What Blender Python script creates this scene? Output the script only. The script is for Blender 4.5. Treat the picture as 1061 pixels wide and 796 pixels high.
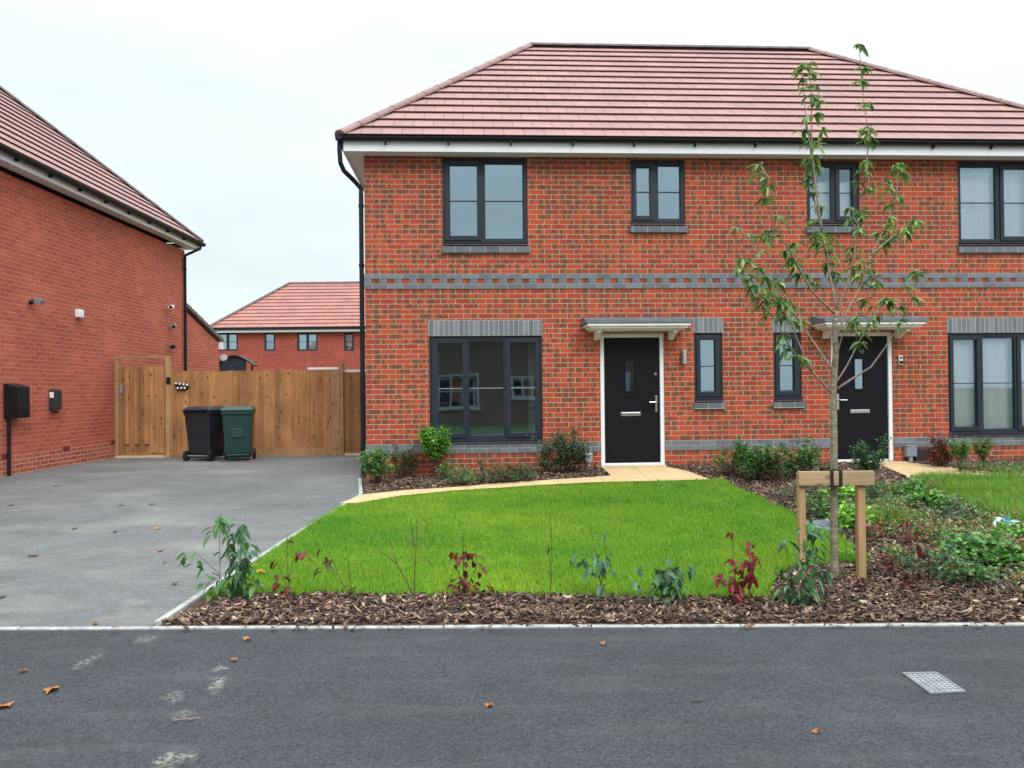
import bpy, bmesh, math, random
import numpy as np
from mathutils import Vector, Matrix
R = math.radians
random.seed(7); RNG = np.random.default_rng(7)
S = bpy.context.scene
for o in list(bpy.data.objects): bpy.data.objects.remove(o)

# ------------------------------------------------------------------ camera
CAMZ = 1.5; F = 790.0; CX, CY = 530.5, 398.0
PITCH, ROLL = R(.5), R(.58)
def ray(px, py):
    x = (px-CX)/F; y = -(py-CY)/F
    c, s = math.cos(ROLL), math.sin(ROLL)
    xr, yr = x*c+y*s, -x*s+y*c
    cp, sp = math.cos(PITCH), math.sin(PITCH)
    return Vector((xr, cp-yr*sp, sp+yr*cp))
cam_d = bpy.data.cameras.new('camera'); cam = bpy.data.objects.new('camera', cam_d)
S.collection.objects.link(cam); S.camera = cam
cam_d.sensor_width = 36; cam_d.lens = F/1061*36; cam_d.clip_end = 2000; cam_d.clip_start = .05
c_, s_ = math.cos(ROLL), math.sin(ROLL); cp_, sp_ = math.cos(PITCH), math.sin(PITCH)
right = Vector((c_, s_*sp_, -s_*cp_)); up = Vector((s_, -c_*sp_, c_*cp_)); fwd = Vector((0, cp_, sp_))
m = Matrix((right, up, -fwd)).transposed().to_4x4(); m.translation = Vector((0, 0, CAMZ))
cam.matrix_world = m

# ------------------------------------------------------------------ world: overcast sky
SUN_EL, SUN_AZ = R(40), R(158)     # azimuth from +Y towards +X : sun behind and right of the camera
W = bpy.data.worlds.new('World'); S.world = W; W.use_nodes = True
nt = W.node_tree; nt.nodes.clear()
def wn(t, **k):
    n = nt.nodes.new(t)
    for a, b in k.items(): setattr(n, a, b)
    return n
out = wn('ShaderNodeOutputWorld'); mixs = wn('ShaderNodeMixShader'); b1 = wn('ShaderNodeBackground'); b2 = wn('ShaderNodeBackground')
sky = wn('ShaderNodeTexSky', sky_type='NISHITA', sun_disc=False); sky.sun_elevation = SUN_EL; sky.sun_rotation = SUN_AZ
nt.links.new(sky.outputs[0], b1.inputs[0]); b1.inputs[1].default_value = .08
tc = wn('ShaderNodeTexCoord'); sep = wn('ShaderNodeSeparateXYZ'); nt.links.new(tc.outputs['Generated'], sep.inputs[0])
mx = wn('ShaderNodeMath', operation='MAXIMUM'); nt.links.new(sep.outputs[2], mx.inputs[0]); mx.inputs[1].default_value = 0
pw = wn('ShaderNodeMath', operation='POWER'); nt.links.new(mx.outputs[0], pw.inputs[0]); pw.inputs[1].default_value = 3.4
ma = wn('ShaderNodeMath', operation='MULTIPLY_ADD'); nt.links.new(pw.outputs[0], ma.inputs[0]); ma.inputs[1].default_value = 4.0; ma.inputs[2].default_value = 1.03
no = wn('ShaderNodeTexNoise'); no.inputs['Scale'].default_value = 3.0; no.inputs['Detail'].default_value = 4
mp = wn('ShaderNodeMapping'); mp.inputs['Scale'].default_value = (1, 1, 3); nt.links.new(tc.outputs['Generated'], mp.inputs[0]); nt.links.new(mp.outputs[0], no.inputs[0])
mr = wn('ShaderNodeMapRange'); nt.links.new(no.outputs[0], mr.inputs[0]); mr.inputs[1].default_value = .3; mr.inputs[2].default_value = .7; mr.inputs[3].default_value = .90; mr.inputs[4].default_value = 1.06
mm = wn('ShaderNodeMath', operation='MULTIPLY'); nt.links.new(ma.outputs[0], mm.inputs[0]); nt.links.new(mr.outputs[0], mm.inputs[1])
b2.inputs[0].default_value = (.895, 1.0, 1.02, 1); nt.links.new(mm.outputs[0], b2.inputs[1])
mixs.inputs[0].default_value = .94
nt.links.new(b1.outputs[0], mixs.inputs[1]); nt.links.new(b2.outputs[0], mixs.inputs[2]); nt.links.new(mixs.outputs[0], out.inputs[0])
ld = bpy.data.lights.new('sun', 'SUN'); ld.energy = 1.5; ld.angle = R(22); ld.color = (1, .96, .9)
lo = bpy.data.objects.new('sun', ld); S.collection.objects.link(lo)
sd = Vector((math.sin(SUN_AZ)*math.cos(SUN_EL), math.cos(SUN_AZ)*math.cos(SUN_EL), math.sin(SUN_EL)))
lo.rotation_euler = sd.to_track_quat('Z', 'Y').to_euler(); lo.location = (0, -5, 20)
S.view_settings.view_transform = 'Standard'; S.view_settings.look = 'None'
S.view_settings.exposure = 0.0; S.view_settings.gamma = 1; S.view_settings.use_curve_mapping = False

# ------------------------------------------------------------------ helpers
def smooth(t): t = max(0., min(1., t)); return t*t*(3-2*t)
def G(x, y):                                  # ground height
    c1 = max(0., min(1., (y-4.9)/6.1)); c1 = c1*(1.25-.25*c1)
    return .21*c1 + .10*smooth((x+1.2)/2.7)*c1
def gp(px, py, dz=0.):                        # photo point on the ground
    r = ray(px, py); z = 0.
    for _ in range(40):
        t = (z-CAMZ)/r.z; x, y = r.x*t, r.y*t; z = .5*z+.5*(G(x, y)+dz)
    return Vector((x, y, z))
def at(px, py, Y): r = ray(px, py); t = Y/r.y; return Vector((r.x*t, Y, CAMZ+r.z*t))
def gz(x, y, dz=0): return Vector((x, y, G(x, y)+dz))

class MB:
    def __init__(s): s.v = []; s.f = []; s.c = []; s.uv = {}; s.smooth = False
    def face(s, pts, col=None, uv=None):
        i = len(s.v); s.v += [tuple(p) for p in pts]; s.f.append(tuple(range(i, i+len(pts))))
        s.c.append(col)
        if uv: s.uv[len(s.f)-1] = uv
    def box(s, a, b, M=None, col=None):
        x0, y0, z0 = a; x1, y1, z1 = b
        P = [Vector(p) for p in ((x0,y0,z0),(x1,y0,z0),(x1,y1,z0),(x0,y1,z0),(x0,y0,z1),(x1,y0,z1),(x1,y1,z1),(x0,y1,z1))]
        if M is not None: P = [M@p for p in P]
        i = len(s.v); s.v += [tuple(p) for p in P]
        for q in ((0,3,2,1),(4,5,6,7),(0,1,5,4),(1,2,6,5),(2,3,7,6),(3,0,4,7)):
            s.f.append(tuple(i+k for k in q)); s.c.append(col)
    def prism(s, prof, axis_a, axis_b, M=None, close=True, col=None):
        # prof: list of (a,b) in plane, extruded between functions
        pass
    def extrude(s, pts, vec, col=None):        # closed polygon pts extruded by vec
        n = len(pts); pts = [Vector(p) for p in pts]; q = [p+Vector(vec) for p in pts]
        i = len(s.v); s.v += [tuple(p) for p in pts+q]
        s.f.append(tuple(range(i+n-1, i-1, -1))); s.c.append(col)
        s.f.append(tuple(range(i+n, i+2*n))); s.c.append(col)
        for k in range(n):
            s.f.append((i+k, i+(k+1) % n, i+n+(k+1) % n, i+n+k)); s.c.append(col)
    def tube(s, pts, rads, seg=8, cap=True, col=None):
        pts = [Vector(p) for p in pts]
        if not hasattr(rads, '__len__'): rads = [rads]*len(pts)
        base = len(s.v); ref = None
        for k, p in enumerate(pts):
            a = pts[max(0, k-1)]; b = pts[min(len(pts)-1, k+1)]; d = (b-a).normalized()
            if ref is None: ref = Vector((0, 0, 1)) if abs(d.z) < .9 else Vector((1, 0, 0))
            x = (ref - d*ref.dot(d)).normalized(); ref = x; y = d.cross(x)
            for j in range(seg):
                t = 2*math.pi*j/seg; s.v.append(tuple(p + (x*math.cos(t)+y*math.sin(t))*rads[k]))
        for k in range(len(pts)-1):
            for j in range(seg):
                a = base+k*seg+j; b = base+k*seg+(j+1) % seg
                s.f.append((a, b, b+seg, a+seg)); s.c.append(col)
        if cap:
            s.f.append(tuple(base+j for j in range(seg-1, -1, -1))); s.c.append(col)
            e = base+(len(pts)-1)*seg; s.f.append(tuple(e+j for j in range(seg))); s.c.append(col)
    def build(s, name, mat, parent=None, bevel=0, smooth=False, uvo=(0, 0)):
        me = bpy.data.meshes.new(name); me.from_pydata(s.v, [], s.f)
        uvl = me.uv_layers.new(name='UVMap'); n = len(me.loops)
        co = np.empty(len(me.vertices)*3); me.vertices.foreach_get('co', co); co = co.reshape(-1, 3)
        nor = np.empty(len(me.polygons)*3); me.polygons.foreach_get('normal', nor); nor = np.abs(nor.reshape(-1, 3))
        li = np.empty(n, dtype=np.int32); me.loops.foreach_get('vertex_index', li)
        tot = np.empty(len(me.polygons), dtype=np.int32); me.polygons.foreach_get('loop_total', tot)
        pf = np.repeat(np.arange(len(me.polygons)), tot)
        L = co[li]; N = nor[pf]; ax = N.argmax(1)
        uv = np.where((ax == 0)[:, None], L[:, [1, 2]], np.where((ax == 1)[:, None], L[:, [0, 2]], L[:, [0, 1]]))
        if s.uv:
            st = np.concatenate([[0], np.cumsum(tot)])
            for k, q in s.uv.items(): uv[st[k]:st[k]+len(q)] = q
        uvl.data.foreach_set('uv', uv.astype(np.float32).ravel())
        if any(c is not None for c in s.c):
            at_ = me.color_attributes.new('col', 'FLOAT_COLOR', 'CORNER')
            cc = np.array([(c if c is not None else (1, 1, 1))+(1,) for c in s.c], dtype=np.float32)[pf]
            at_.data.foreach_set('color', cc.ravel())
        if smooth: me.polygons.foreach_set('use_smooth', [True]*len(me.polygons))
        me.materials.append(mat); me.validate(); me.update()
        o = bpy.data.objects.new(name, me); S.collection.objects.link(o)
        if parent: o.parent = parent
        if bevel:
            bm = bmesh.new(); bm.from_mesh(me); bmesh.ops.remove_doubles(bm, verts=bm.verts, dist=1e-5)
            es = [e for e in bm.edges if len(e.link_faces) == 2 and e.calc_face_angle(0) > .5]
            bmesh.ops.bevel(bm, geom=es, offset=bevel, segments=2, affect='EDGES', profile=.6)
            bm.to_mesh(me); bm.free()
        return o
def tag(o, label, cat, group=None, kind=None):
    if label: o['label'] = label
    if cat: o['category'] = cat
    if group: o['group'] = group
    if kind: o['kind'] = kind
    return o
def struct(o): o['kind'] = 'structure'; return o
def empty(name, loc, label, cat, group=None, rz=0.):
    o = bpy.data.objects.new(name, None); S.collection.objects.link(o); o.location = loc; o.rotation_euler = (0, 0, rz)
    o.empty_display_size = .1
    return tag(o, label, cat, group)
def lab(o, l): o['label'] = l; return o

# ------------------------------------------------------------------ materials
class NT:
    def __init__(s, name):
        s.m = bpy.data.materials.new(name); s.m.use_nodes = True; s.t = s.m.node_tree; s.t.nodes.clear()
        s.out = s.t.nodes.new('ShaderNodeOutputMaterial')
    def n(s, ty, ins=None, **k):
        nd = s.t.nodes.new(ty)
        for a, b in k.items(): setattr(nd, a, b)
        for a, b in (ins or {}).items():
            s.set(nd.inputs[a], b)
        return nd
    def set(s, sock, v):
        if isinstance(v, bpy.types.NodeSocket): s.t.links.new(v, sock)
        elif isinstance(v, bpy.types.Node): s.t.links.new(v.outputs[0], sock)
        else:
            if sock.type == 'RGBA' and hasattr(v, '__len__') and len(v) == 3: v = tuple(v)+(1,)
            sock.default_value = v
    def math(s, op, a, b=0., c=0., clamp=False):
        nd = s.t.nodes.new('ShaderNodeMath'); nd.operation = op; nd.use_clamp = clamp
        s.set(nd.inputs[0], a); s.set(nd.inputs[1], b); s.set(nd.inputs[2], c); return nd.outputs[0]
    def mix(s, f, a, b, bt='MIX'):
        nd = s.t.nodes.new('ShaderNodeMix'); nd.data_type = 'RGBA'; nd.blend_type = bt
        s.set(nd.inputs[0], f); s.set(nd.inputs[6], a); s.set(nd.inputs[7], b); return nd.outputs[2]
    def noise(s, vec, scale, det=2, rough=.5, dim='3D'):
        nd = s.n('ShaderNodeTexNoise', noise_dimensions=dim)
        if vec is not None: s.set(nd.inputs['Vector'], vec)
        s.set(nd.inputs['Scale'], scale); s.set(nd.inputs['Detail'], det); s.set(nd.inputs['Roughness'], rough); return nd.outputs[0]
    def rng(s, v, a, b, c=0., d=1., sm=False):
        nd = s.t.nodes.new('ShaderNodeMapRange'); nd.interpolation_type = 'SMOOTHSTEP' if sm else 'LINEAR'
        for i, q in enumerate((v, a, b, c, d)): s.set(nd.inputs[i], q)
        return nd.outputs[0]
    def uv(s): return s.n('ShaderNodeUVMap', uv_map='UVMap').outputs[0]
    def obj(s): return s.n('ShaderNodeTexCoord').outputs['Object']
    def xyz(s, x, y, z=0.):
        nd = s.t.nodes.new('ShaderNodeCombineXYZ')
        s.set(nd.inputs[0], x); s.set(nd.inputs[1], y); s.set(nd.inputs[2], z); return nd.outputs[0]
    def bump(s, h, st=.5, d=.01): return s.n('ShaderNodeBump', {'Height': h, 'Strength': st, 'Distance': d}).outputs[0]
    def bsdf(s, col, rough=.6, normal=None, metal=0., spec=.5, **kw):
        b = s.n('ShaderNodeBsdfPrincipled', {'Base Color': col, 'Roughness': rough, 'Metallic': metal, 'Specular IOR Level': spec})
        if normal is not None: s.set(b.inputs['Normal'], normal)
        for a, v in kw.items(): s.set(b.inputs[a.replace('_', ' ')], v)
        s.t.links.new(b.outputs[0], s.out.inputs[0]); return b

def plain(name, col, rough=.5, metal=0., var=.12, scale=12, bump=0., spec=.5):
    t = NT(name); p = t.obj(); n = t.noise(p, scale, 4, .6)
    n2 = t.noise(p, scale*9, 2)
    k = t.rng(n, .3, .7, 1-var, 1+var); c = t.mix(1., col, t.xyz(k, k, k), 'MULTIPLY')
    r = t.rng(n2, .3, .7, max(.05, rough-.08), min(1, rough+.08))
    t.bsdf(c, r, t.bump(n2, .25, bump) if bump else None, metal, spec); return t.m

def brick(name, bw=.225, bh=.075, stagger=.5, base=((.50,.105,.05),(.40,.075,.04),(.29,.06,.04)), smudge=.0,
          sm_cols=((.11,.055,.04),(.34,.20,.11)), mortar=(.44,.34,.26), mw=.010, pv=0., rough=.85, bumpd=.006, patch=.12):
    t = NT(name); uv = t.uv(); sp = t.n('ShaderNodeSeparateXYZ', {0: uv}); U = sp.outputs[0]; V = sp.outputs[1]
    wob = t.noise(uv, 9, 2); wob2 = t.math('MULTIPLY', t.math('SUBTRACT', wob, .5), .006)
    U1 = t.math('ADD', U, 100*bw); V1 = t.math('ADD', t.math('ADD', V, 100*bh-pv), wob2)
    vr = t.math('DIVIDE', V1, bh); row = t.math('FLOOR', vr)
    odd = t.math('MODULO', row, 2.)
    ur = t.math('ADD', t.math('DIVIDE', U1, bw), t.math('MULTIPLY', odd, stagger)); colu = t.math('FLOOR', ur)
    fu = t.math('MULTIPLY', t.math('FRACT', ur), bw); fv = t.math('MULTIPLY', t.math('FRACT', vr), bh)
    du = t.math('MINIMUM', fu, t.math('SUBTRACT', bw, fu)); dv = t.math('MINIMUM', fv, t.math('SUBTRACT', bh, fv))
    dd = t.math('MINIMUM', du, dv); edge = t.noise(uv, 120, 2)
    dd2 = t.math('ADD', dd, t.math('MULTIPLY', t.math('SUBTRACT', edge, .5), .0035))
    isb = t.rng(dd2, mw*.5-.0012, mw*.5+.0015, 0, 1, True)
    wn_ = t.n('ShaderNodeTexWhiteNoise', {'Vector': t.xyz(colu, row)}, noise_dimensions='2D')
    rv = wn_.outputs['Value']; rc = t.n('ShaderNodeSeparateColor', {0: wn_.outputs['Color']})
    ramp = t.n('ShaderNodeValToRGB', {0: rv}); cr = ramp.color_ramp; cr.interpolation = 'LINEAR'
    k = len(base)
    cr.elements[0].position = 0; cr.elements[0].color = base[0]+(1,); cr.elements[1].position = 1; cr.elements[1].color = base[-1]+(1,)
    for i in range(1, k-1):
        e = cr.elements.new(i/(k-1)); e.color = base[i]+(1,)
    col = ramp.outputs[0]
    big = t.noise(uv, .7, 3); kk = t.rng(big, .3, .7, 1-patch, 1+patch); col = t.mix(1., col, t.xyz(kk, kk, kk), 'MULTIPLY')
    if smudge > 0:
        fr_ = t.math('FRACT', ur); w2 = t.n('ShaderNodeTexWhiteNoise', {'Vector': t.xyz(colu, row, 7.3)}, noise_dimensions='3D'); r2 = t.n('ShaderNodeSeparateColor', {0: w2.outputs['Color']})
        wb = t.math('MULTIPLY', t.math('SUBTRACT', t.noise(uv, 34, 2), .5), .22)
        def patch_(cen, half, prob, sel):
            d = t.math('ADD', t.math('ABSOLUTE', t.math('SUBTRACT', fr_, cen)), wb)
            m_ = t.rng(t.math('SUBTRACT', d, half), -.05, .05, 1, 0, True)
            return t.math('MULTIPLY', m_, t.math('LESS_THAN', sel, prob)), t.math('MULTIPLY', t.rng(t.math('SUBTRACT', d, half), .0, .16, 1, 0, True), t.math('LESS_THAN', sel, prob))
        m1, h1 = patch_(t.rng(rc.outputs[0], 0, 1, .04, .40), t.rng(rc.outputs[1], 0, 1, .09, .20), .56, rc.outputs[2])
        m2, h2 = patch_(t.rng(r2.outputs[0], 0, 1, .60, .96), t.rng(r2.outputs[1], 0, 1, .09, .20), .56, r2.outputs[2])
        halo = t.math('MAXIMUM', h1, h2); msk = t.math('MAXIMUM', m1, m2)
        col = t.mix(t.math('MULTIPLY', halo, .40), col, sm_cols[1])
        fine = t.noise(uv, 60, 3); msk = t.math('MULTIPLY', msk, t.rng(fine, .3, .6, .65, 1.))
        col = t.mix(t.math('MULTIPLY', msk, .80), col, sm_cols[0])
    fine = t.noise(uv, 170, 4, .7); kf = t.rng(fine, .3, .7, .82, 1.18); col = t.mix(1., col, t.xyz(kf, kf, kf), 'MULTIPLY')
    mk = t.rng(t.noise(uv, 25, 3), .3, .7, .75, 1.15); mc = t.mix(1., mortar, t.xyz(mk, mk, mk), 'MULTIPLY')
    colr = t.mix(isb, mc, col)
    hgt = t.math('ADD', t.math('MULTIPLY', isb, 1.), t.math('MULTIPLY', fine, .25))
    t.bsdf(colr, rough, t.bump(hgt, .8, bumpd), spec=.25); return t.m

MAT = {}
MAT['brick'] = brick('multi_brick', smudge=.13, base=((.46,.084,.038),(.43,.074,.035),(.38,.064,.035),(.31,.054,.036)), pv=.715, sm_cols=((.115,.052,.036),(.30,.15,.075)), mortar=(.52,.36,.25), mw=.0100)
MAT['red'] = brick('red_brick', base=((.52,.125,.078),(.46,.105,.066),(.39,.088,.058)), mortar=(.56,.31,.23), mw=.008, pv=.23, patch=.15, bumpd=.004)
MAT['plinth'] = brick('plinth_brick', base=((.48,.12,.072),(.42,.10,.06),(.35,.08,.052)), mortar=(.60,.42,.33), mw=.012, pv=.23)
MAT['farbrick'] = brick('far_brick', base=((.42,.085,.06),(.36,.07,.05),(.30,.06,.045)), mortar=(.42,.2,.16), mw=.008, pv=0)
MAT['brown_brick'] = brick('brown_brick', base=((.16,.105,.08),(.13,.085,.065),(.10,.07,.055)), mortar=(.22,.18,.15))
MAT['grey'] = brick('blue_brick', base=((.17,.185,.215),(.13,.14,.165),(.20,.215,.25)), mortar=(.40,.37,.34), pv=.715, rough=.6, mw=.009)
MAT['greysolid'] = plain('blue_brick_header', (.15,.165,.195), .6, var=.25, scale=9, bump=.002)
MAT['soldier'] = brick('soldier_brick', bw=.075, bh=.235, stagger=0, base=((.185,.205,.24),(.145,.16,.19),(.225,.245,.28)), mortar=(.50,.48,.45), pv=.0, rough=.6, mw=.009)
MAT['sillbrick'] = brick('sill_brick', bw=.225, bh=.5, stagger=0, base=((.10,.11,.125),(.16,.17,.19),(.12,.13,.15)), mortar=(.42,.41,.39), pv=.2, rough=.6, mw=.010)
MAT['frame'] = plain('anthracite_frame', (.022,.028,.043), .42, var=.06, spec=.3)
MAT['white'] = plain('white_upvc', (.84,.86,.90), .35, var=.03)
MAT['cream'] = plain('white_moulding', (.90,.88,.83), .5, var=.06)
MAT['leadroof'] = plain('slate_grey_grp', (.13,.16,.19), .55, var=.15)
MAT['black'] = plain('black_plastic', (.009,.010,.013), .42, var=.2, spec=.3)
MAT['door'] = plain('black_door_skin', (.0055,.0062,.0095), .5, var=.15, scale=30, bump=.0008, spec=.18)
MAT['chrome'] = plain('brushed_steel', (.62,.63,.65), .25, 1., var=.05)
MAT['inner'] = plain('interior_plaster', (.55,.55,.52), .9, var=.03)
MAT['innerdoor'] = plain('white_gloss_paint', (.85,.87,.85), .4, var=.02)
MAT['binblack'] = plain('bin_black', (.016,.018,.026), .45, var=.15)
MAT['bingreen'] = plain('bin_green', (.009,.048,.043), .45, var=.15)
MAT['tyre'] = plain('rubber', (.012,.012,.013), .8, var=.2)
MAT['greyplastic'] = plain('grey_plastic', (.30,.33,.36), .45, var=.1)
MAT['silver'] = plain('silver_grey', (.22,.25,.29), .4, var=.1)
MAT['brown'] = plain('dark_brown_box', (.035,.022,.02), .6, var=.2)
MAT['strap'] = plain('black_strap', (.008,.008,.009), .7, var=.2)

def glass(base=.19, name='window_glass'):
    t = NT(name)
    n = t.noise(t.obj(), 1.1, 1)
    gl = t.n('ShaderNodeBsdfGlossy', {'Color': (.66,.88,1.0), 'Roughness': .012, 'Normal': t.bump(n, .12, .02)})
    tr = t.n('ShaderNodeBsdfTransparent', {'Color': (1.,1.,1.)})
    fr = t.n('ShaderNodeFresnel', {'IOR': 1.5}); f = t.math('ADD', t.math('MULTIPLY', fr.outputs[0], 1.5), base, clamp=True)
    mxs = t.n('ShaderNodeMixShader', {0: f, 1: tr.outputs[0], 2: gl.outputs[0]}); t.t.links.new(mxs.outputs[0], t.out.inputs[0]); return t.m
MAT['glass'] = glass(); MAT['clearglass'] = glass(.05, 'clear_window_glass')
def curtain():
    t = NT('net_curtain'); c = (.92,.93,.95)
    d = t.n('ShaderNodeBsdfDiffuse', {'Color': c}); tl = t.n('ShaderNodeBsdfTranslucent', {'Color': c})
    mxs = t.n('ShaderNodeMixShader', {0: .1, 1: d.outputs[0], 2: tl.outputs[0]}); t.t.links.new(mxs.outputs[0], t.out.inputs[0]); return t.m
MAT['curtain'] = curtain()

def rooftile(name, c1, c2, c3, tw=.30, gauge=.33):
    t = NT(name); uv = t.uv(); sp = t.n('ShaderNodeSeparateXYZ', {0: uv}); U, V = sp.outputs[0], sp.outputs[1]
    row = t.math('FLOOR', t.math('ADD', t.math('DIVIDE', V, gauge), 50.)); odd = t.math('MODULO', row, 2.)
    ur = t.math('ADD', t.math('DIVIDE', U, tw), t.math('ADD', t.math('MULTIPLY', odd, .5), 50.)); cu = t.math('FLOOR', ur)
    fu = t.math('FRACT', ur)
    wv = t.n('ShaderNodeTexWhiteNoise', {'Vector': t.xyz(cu, row)}, noise_dimensions='2D').outputs['Value']
    r = t.n('ShaderNodeValToRGB', {0: wv}); e = r.color_ramp.elements; e[0].color = c1+(1,); e[1].color = c3+(1,); r.color_ramp.elements.new(.5).color = c2+(1,)
    jm = t.rng(t.math('MINIMUM', fu, t.math('SUBTRACT', 1., fu)), .008, .02, 0, 1)
    f = t.noise(uv, 90, 3, .7); k = t.rng(f, .3, .7, .86, 1.14)
    g = t.noise(uv, 1.1, 3); kg = t.rng(g, .3, .7, .9, 1.1)
    c = t.mix(1., t.mix(jm, (.09,.045,.045), r.outputs[0]), t.xyz(t.math('MULTIPLY', k, kg), t.math('MULTIPLY', k, kg), t.math('MULTIPLY', k, kg)), 'MULTIPLY')
    t.bsdf(c, .62, t.bump(t.math('ADD', jm, t.math('MULTIPLY', f, .3)), .5, .004), spec=.35); return t.m
MAT['tile'] = rooftile('pink_clay_tile', (.355,.185,.168), (.335,.175,.163), (.305,.163,.156))
MAT['tile2'] = rooftile('salmon_tile', (.40,.165,.135), (.375,.155,.13), (.34,.145,.125))
MAT['tileunder'] = plain('tile_edge', (.10,.045,.045), .8)
MAT['ridge'] = plain('ridge_tile', (.27,.15,.145), .7, var=.22, scale=3, bump=.002)
MAT['ridgegrey'] = plain('grey_ridge_tile', (.15,.115,.12), .7, var=.2, scale=3)

def wood(name, c1, c2, bw=.0, knots=True, dirv='V', gs=1.):
    t = NT(name); uv = t.uv(); sp = t.n('ShaderNodeSeparateXYZ', {0: uv}); U, V = sp.outputs[0], sp.outputs[1]
    if dirv == 'H': U, V = V, U
    bid = t.math('FLOOR', t.math('DIVIDE', U, bw)) if bw else 0.
    wv = t.n('ShaderNodeTexWhiteNoise', {'W': bid}, noise_dimensions='1D') if bw else None
    off = t.math('MULTIPLY', wv.outputs[0], 9.) if bw else 0.
    g = t.noise(t.xyz(t.math('MULTIPLY', U, 45.*gs), t.math('ADD', t.math('MULTIPLY', V, 1.8*gs), off), off), 1., 4, .65)
    col = t.mix(t.rng(g, .32, .68), c1, c2)
    if bw:
        k = t.rng(wv.outputs[0], 0, 1, .76, 1.15); col = t.mix(1., col, t.xyz(k, k, t.math('MULTIPLY', k, .98)), 'MULTIPLY')
    big = t.noise(t.xyz(U, V), 1.7, 3); kb = t.rng(big, .3, .7, .8, 1.15); col = t.mix(1., col, t.xyz(kb, kb, kb), 'MULTIPLY')
    if knots:
        vo = t.n('ShaderNodeTexVoronoi', {'Vector': t.xyz(t.math('MULTIPLY', U, 9.), t.math('ADD', t.math('MULTIPLY', V, 5.), off), 0.), 'Scale': 1.})
        kn = t.rng(vo.outputs['Distance'], .08, .24, 1, 0, True); col = t.mix(t.math('MULTIPLY', kn, .8), col, (.09,.035,.015))
    t.bsdf(col, .8, t.bump(g, .5, .003), spec=.2); return t.m
MAT['fence'] = wood('fence_wood', (.50,.255,.11), (.33,.15,.062), bw=.11)
MAT['gate'] = wood('gate_wood', (.40,.205,.085), (.26,.125,.052), bw=.105)
MAT['post'] = wood('post_wood', (.45,.27,.145), (.32,.18,.09))
MAT['stake'] = wood('stake_wood', (.50,.33,.17), (.37,.23,.115), gs=.8, knots=False)
MAT['rail'] = wood('rail_wood', (.44,.31,.18), (.30,.21,.12), dirv='H', gs=.8)
MAT['palewood'] = plain('pale_timber', (.62,.47,.30), .8, var=.15)

def leafmat(name, trans=.3, rough=.45):
    t = NT(name); a = t.n('ShaderNodeAttribute', attribute_name='col'); n = t.noise(t.obj(), 60, 2); k = t.rng(n, .3, .7, .8, 1.2)
    c = t.mix(1., a.outputs['Color'], t.xyz(k, k, k), 'MULTIPLY')
    p = t.n('ShaderNodeBsdfPrincipled', {'Base Color': c, 'Roughness': rough, 'Specular IOR Level': .4})
    tl = t.n('ShaderNodeBsdfTranslucent', {'Color': c})
    mxs = t.n('ShaderNodeMixShader', {0: trans, 1: p.outputs[0], 2: tl.outputs[0]}); t.t.links.new(mxs.outputs[0], t.out.inputs[0]); return t.m
MAT['leaf'] = leafmat('leaf'); MAT['grass'] = leafmat('grass_blade', .35, .6); MAT['chip'] = leafmat('bark_chip', 0., .85)
def bark():
    t = NT('bark'); p = t.obj(); n = t.noise(t.n('ShaderNodeMapping', {'Vector': p, 'Scale': (1, 1, 2.2)}).outputs[0], 22, 4, .65)
    l = t.noise(p, 4, 3); c = t.mix(t.rng(n, .35, .65), (.13,.10,.07), (.34,.29,.22)); c = t.mix(t.rng(l, .45, .65, 0, .5), c, (.22,.25,.13))
    t.bsdf(c, .85, t.bump(n, .6, .004), spec=.2); return t.m
MAT['bark'] = bark(); MAT['twig'] = plain('twig', (.10,.05,.035), .7, var=.25); MAT['palet'] = plain('young_bark', (.27,.20,.15), .7, var=.3, scale=30)

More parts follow.
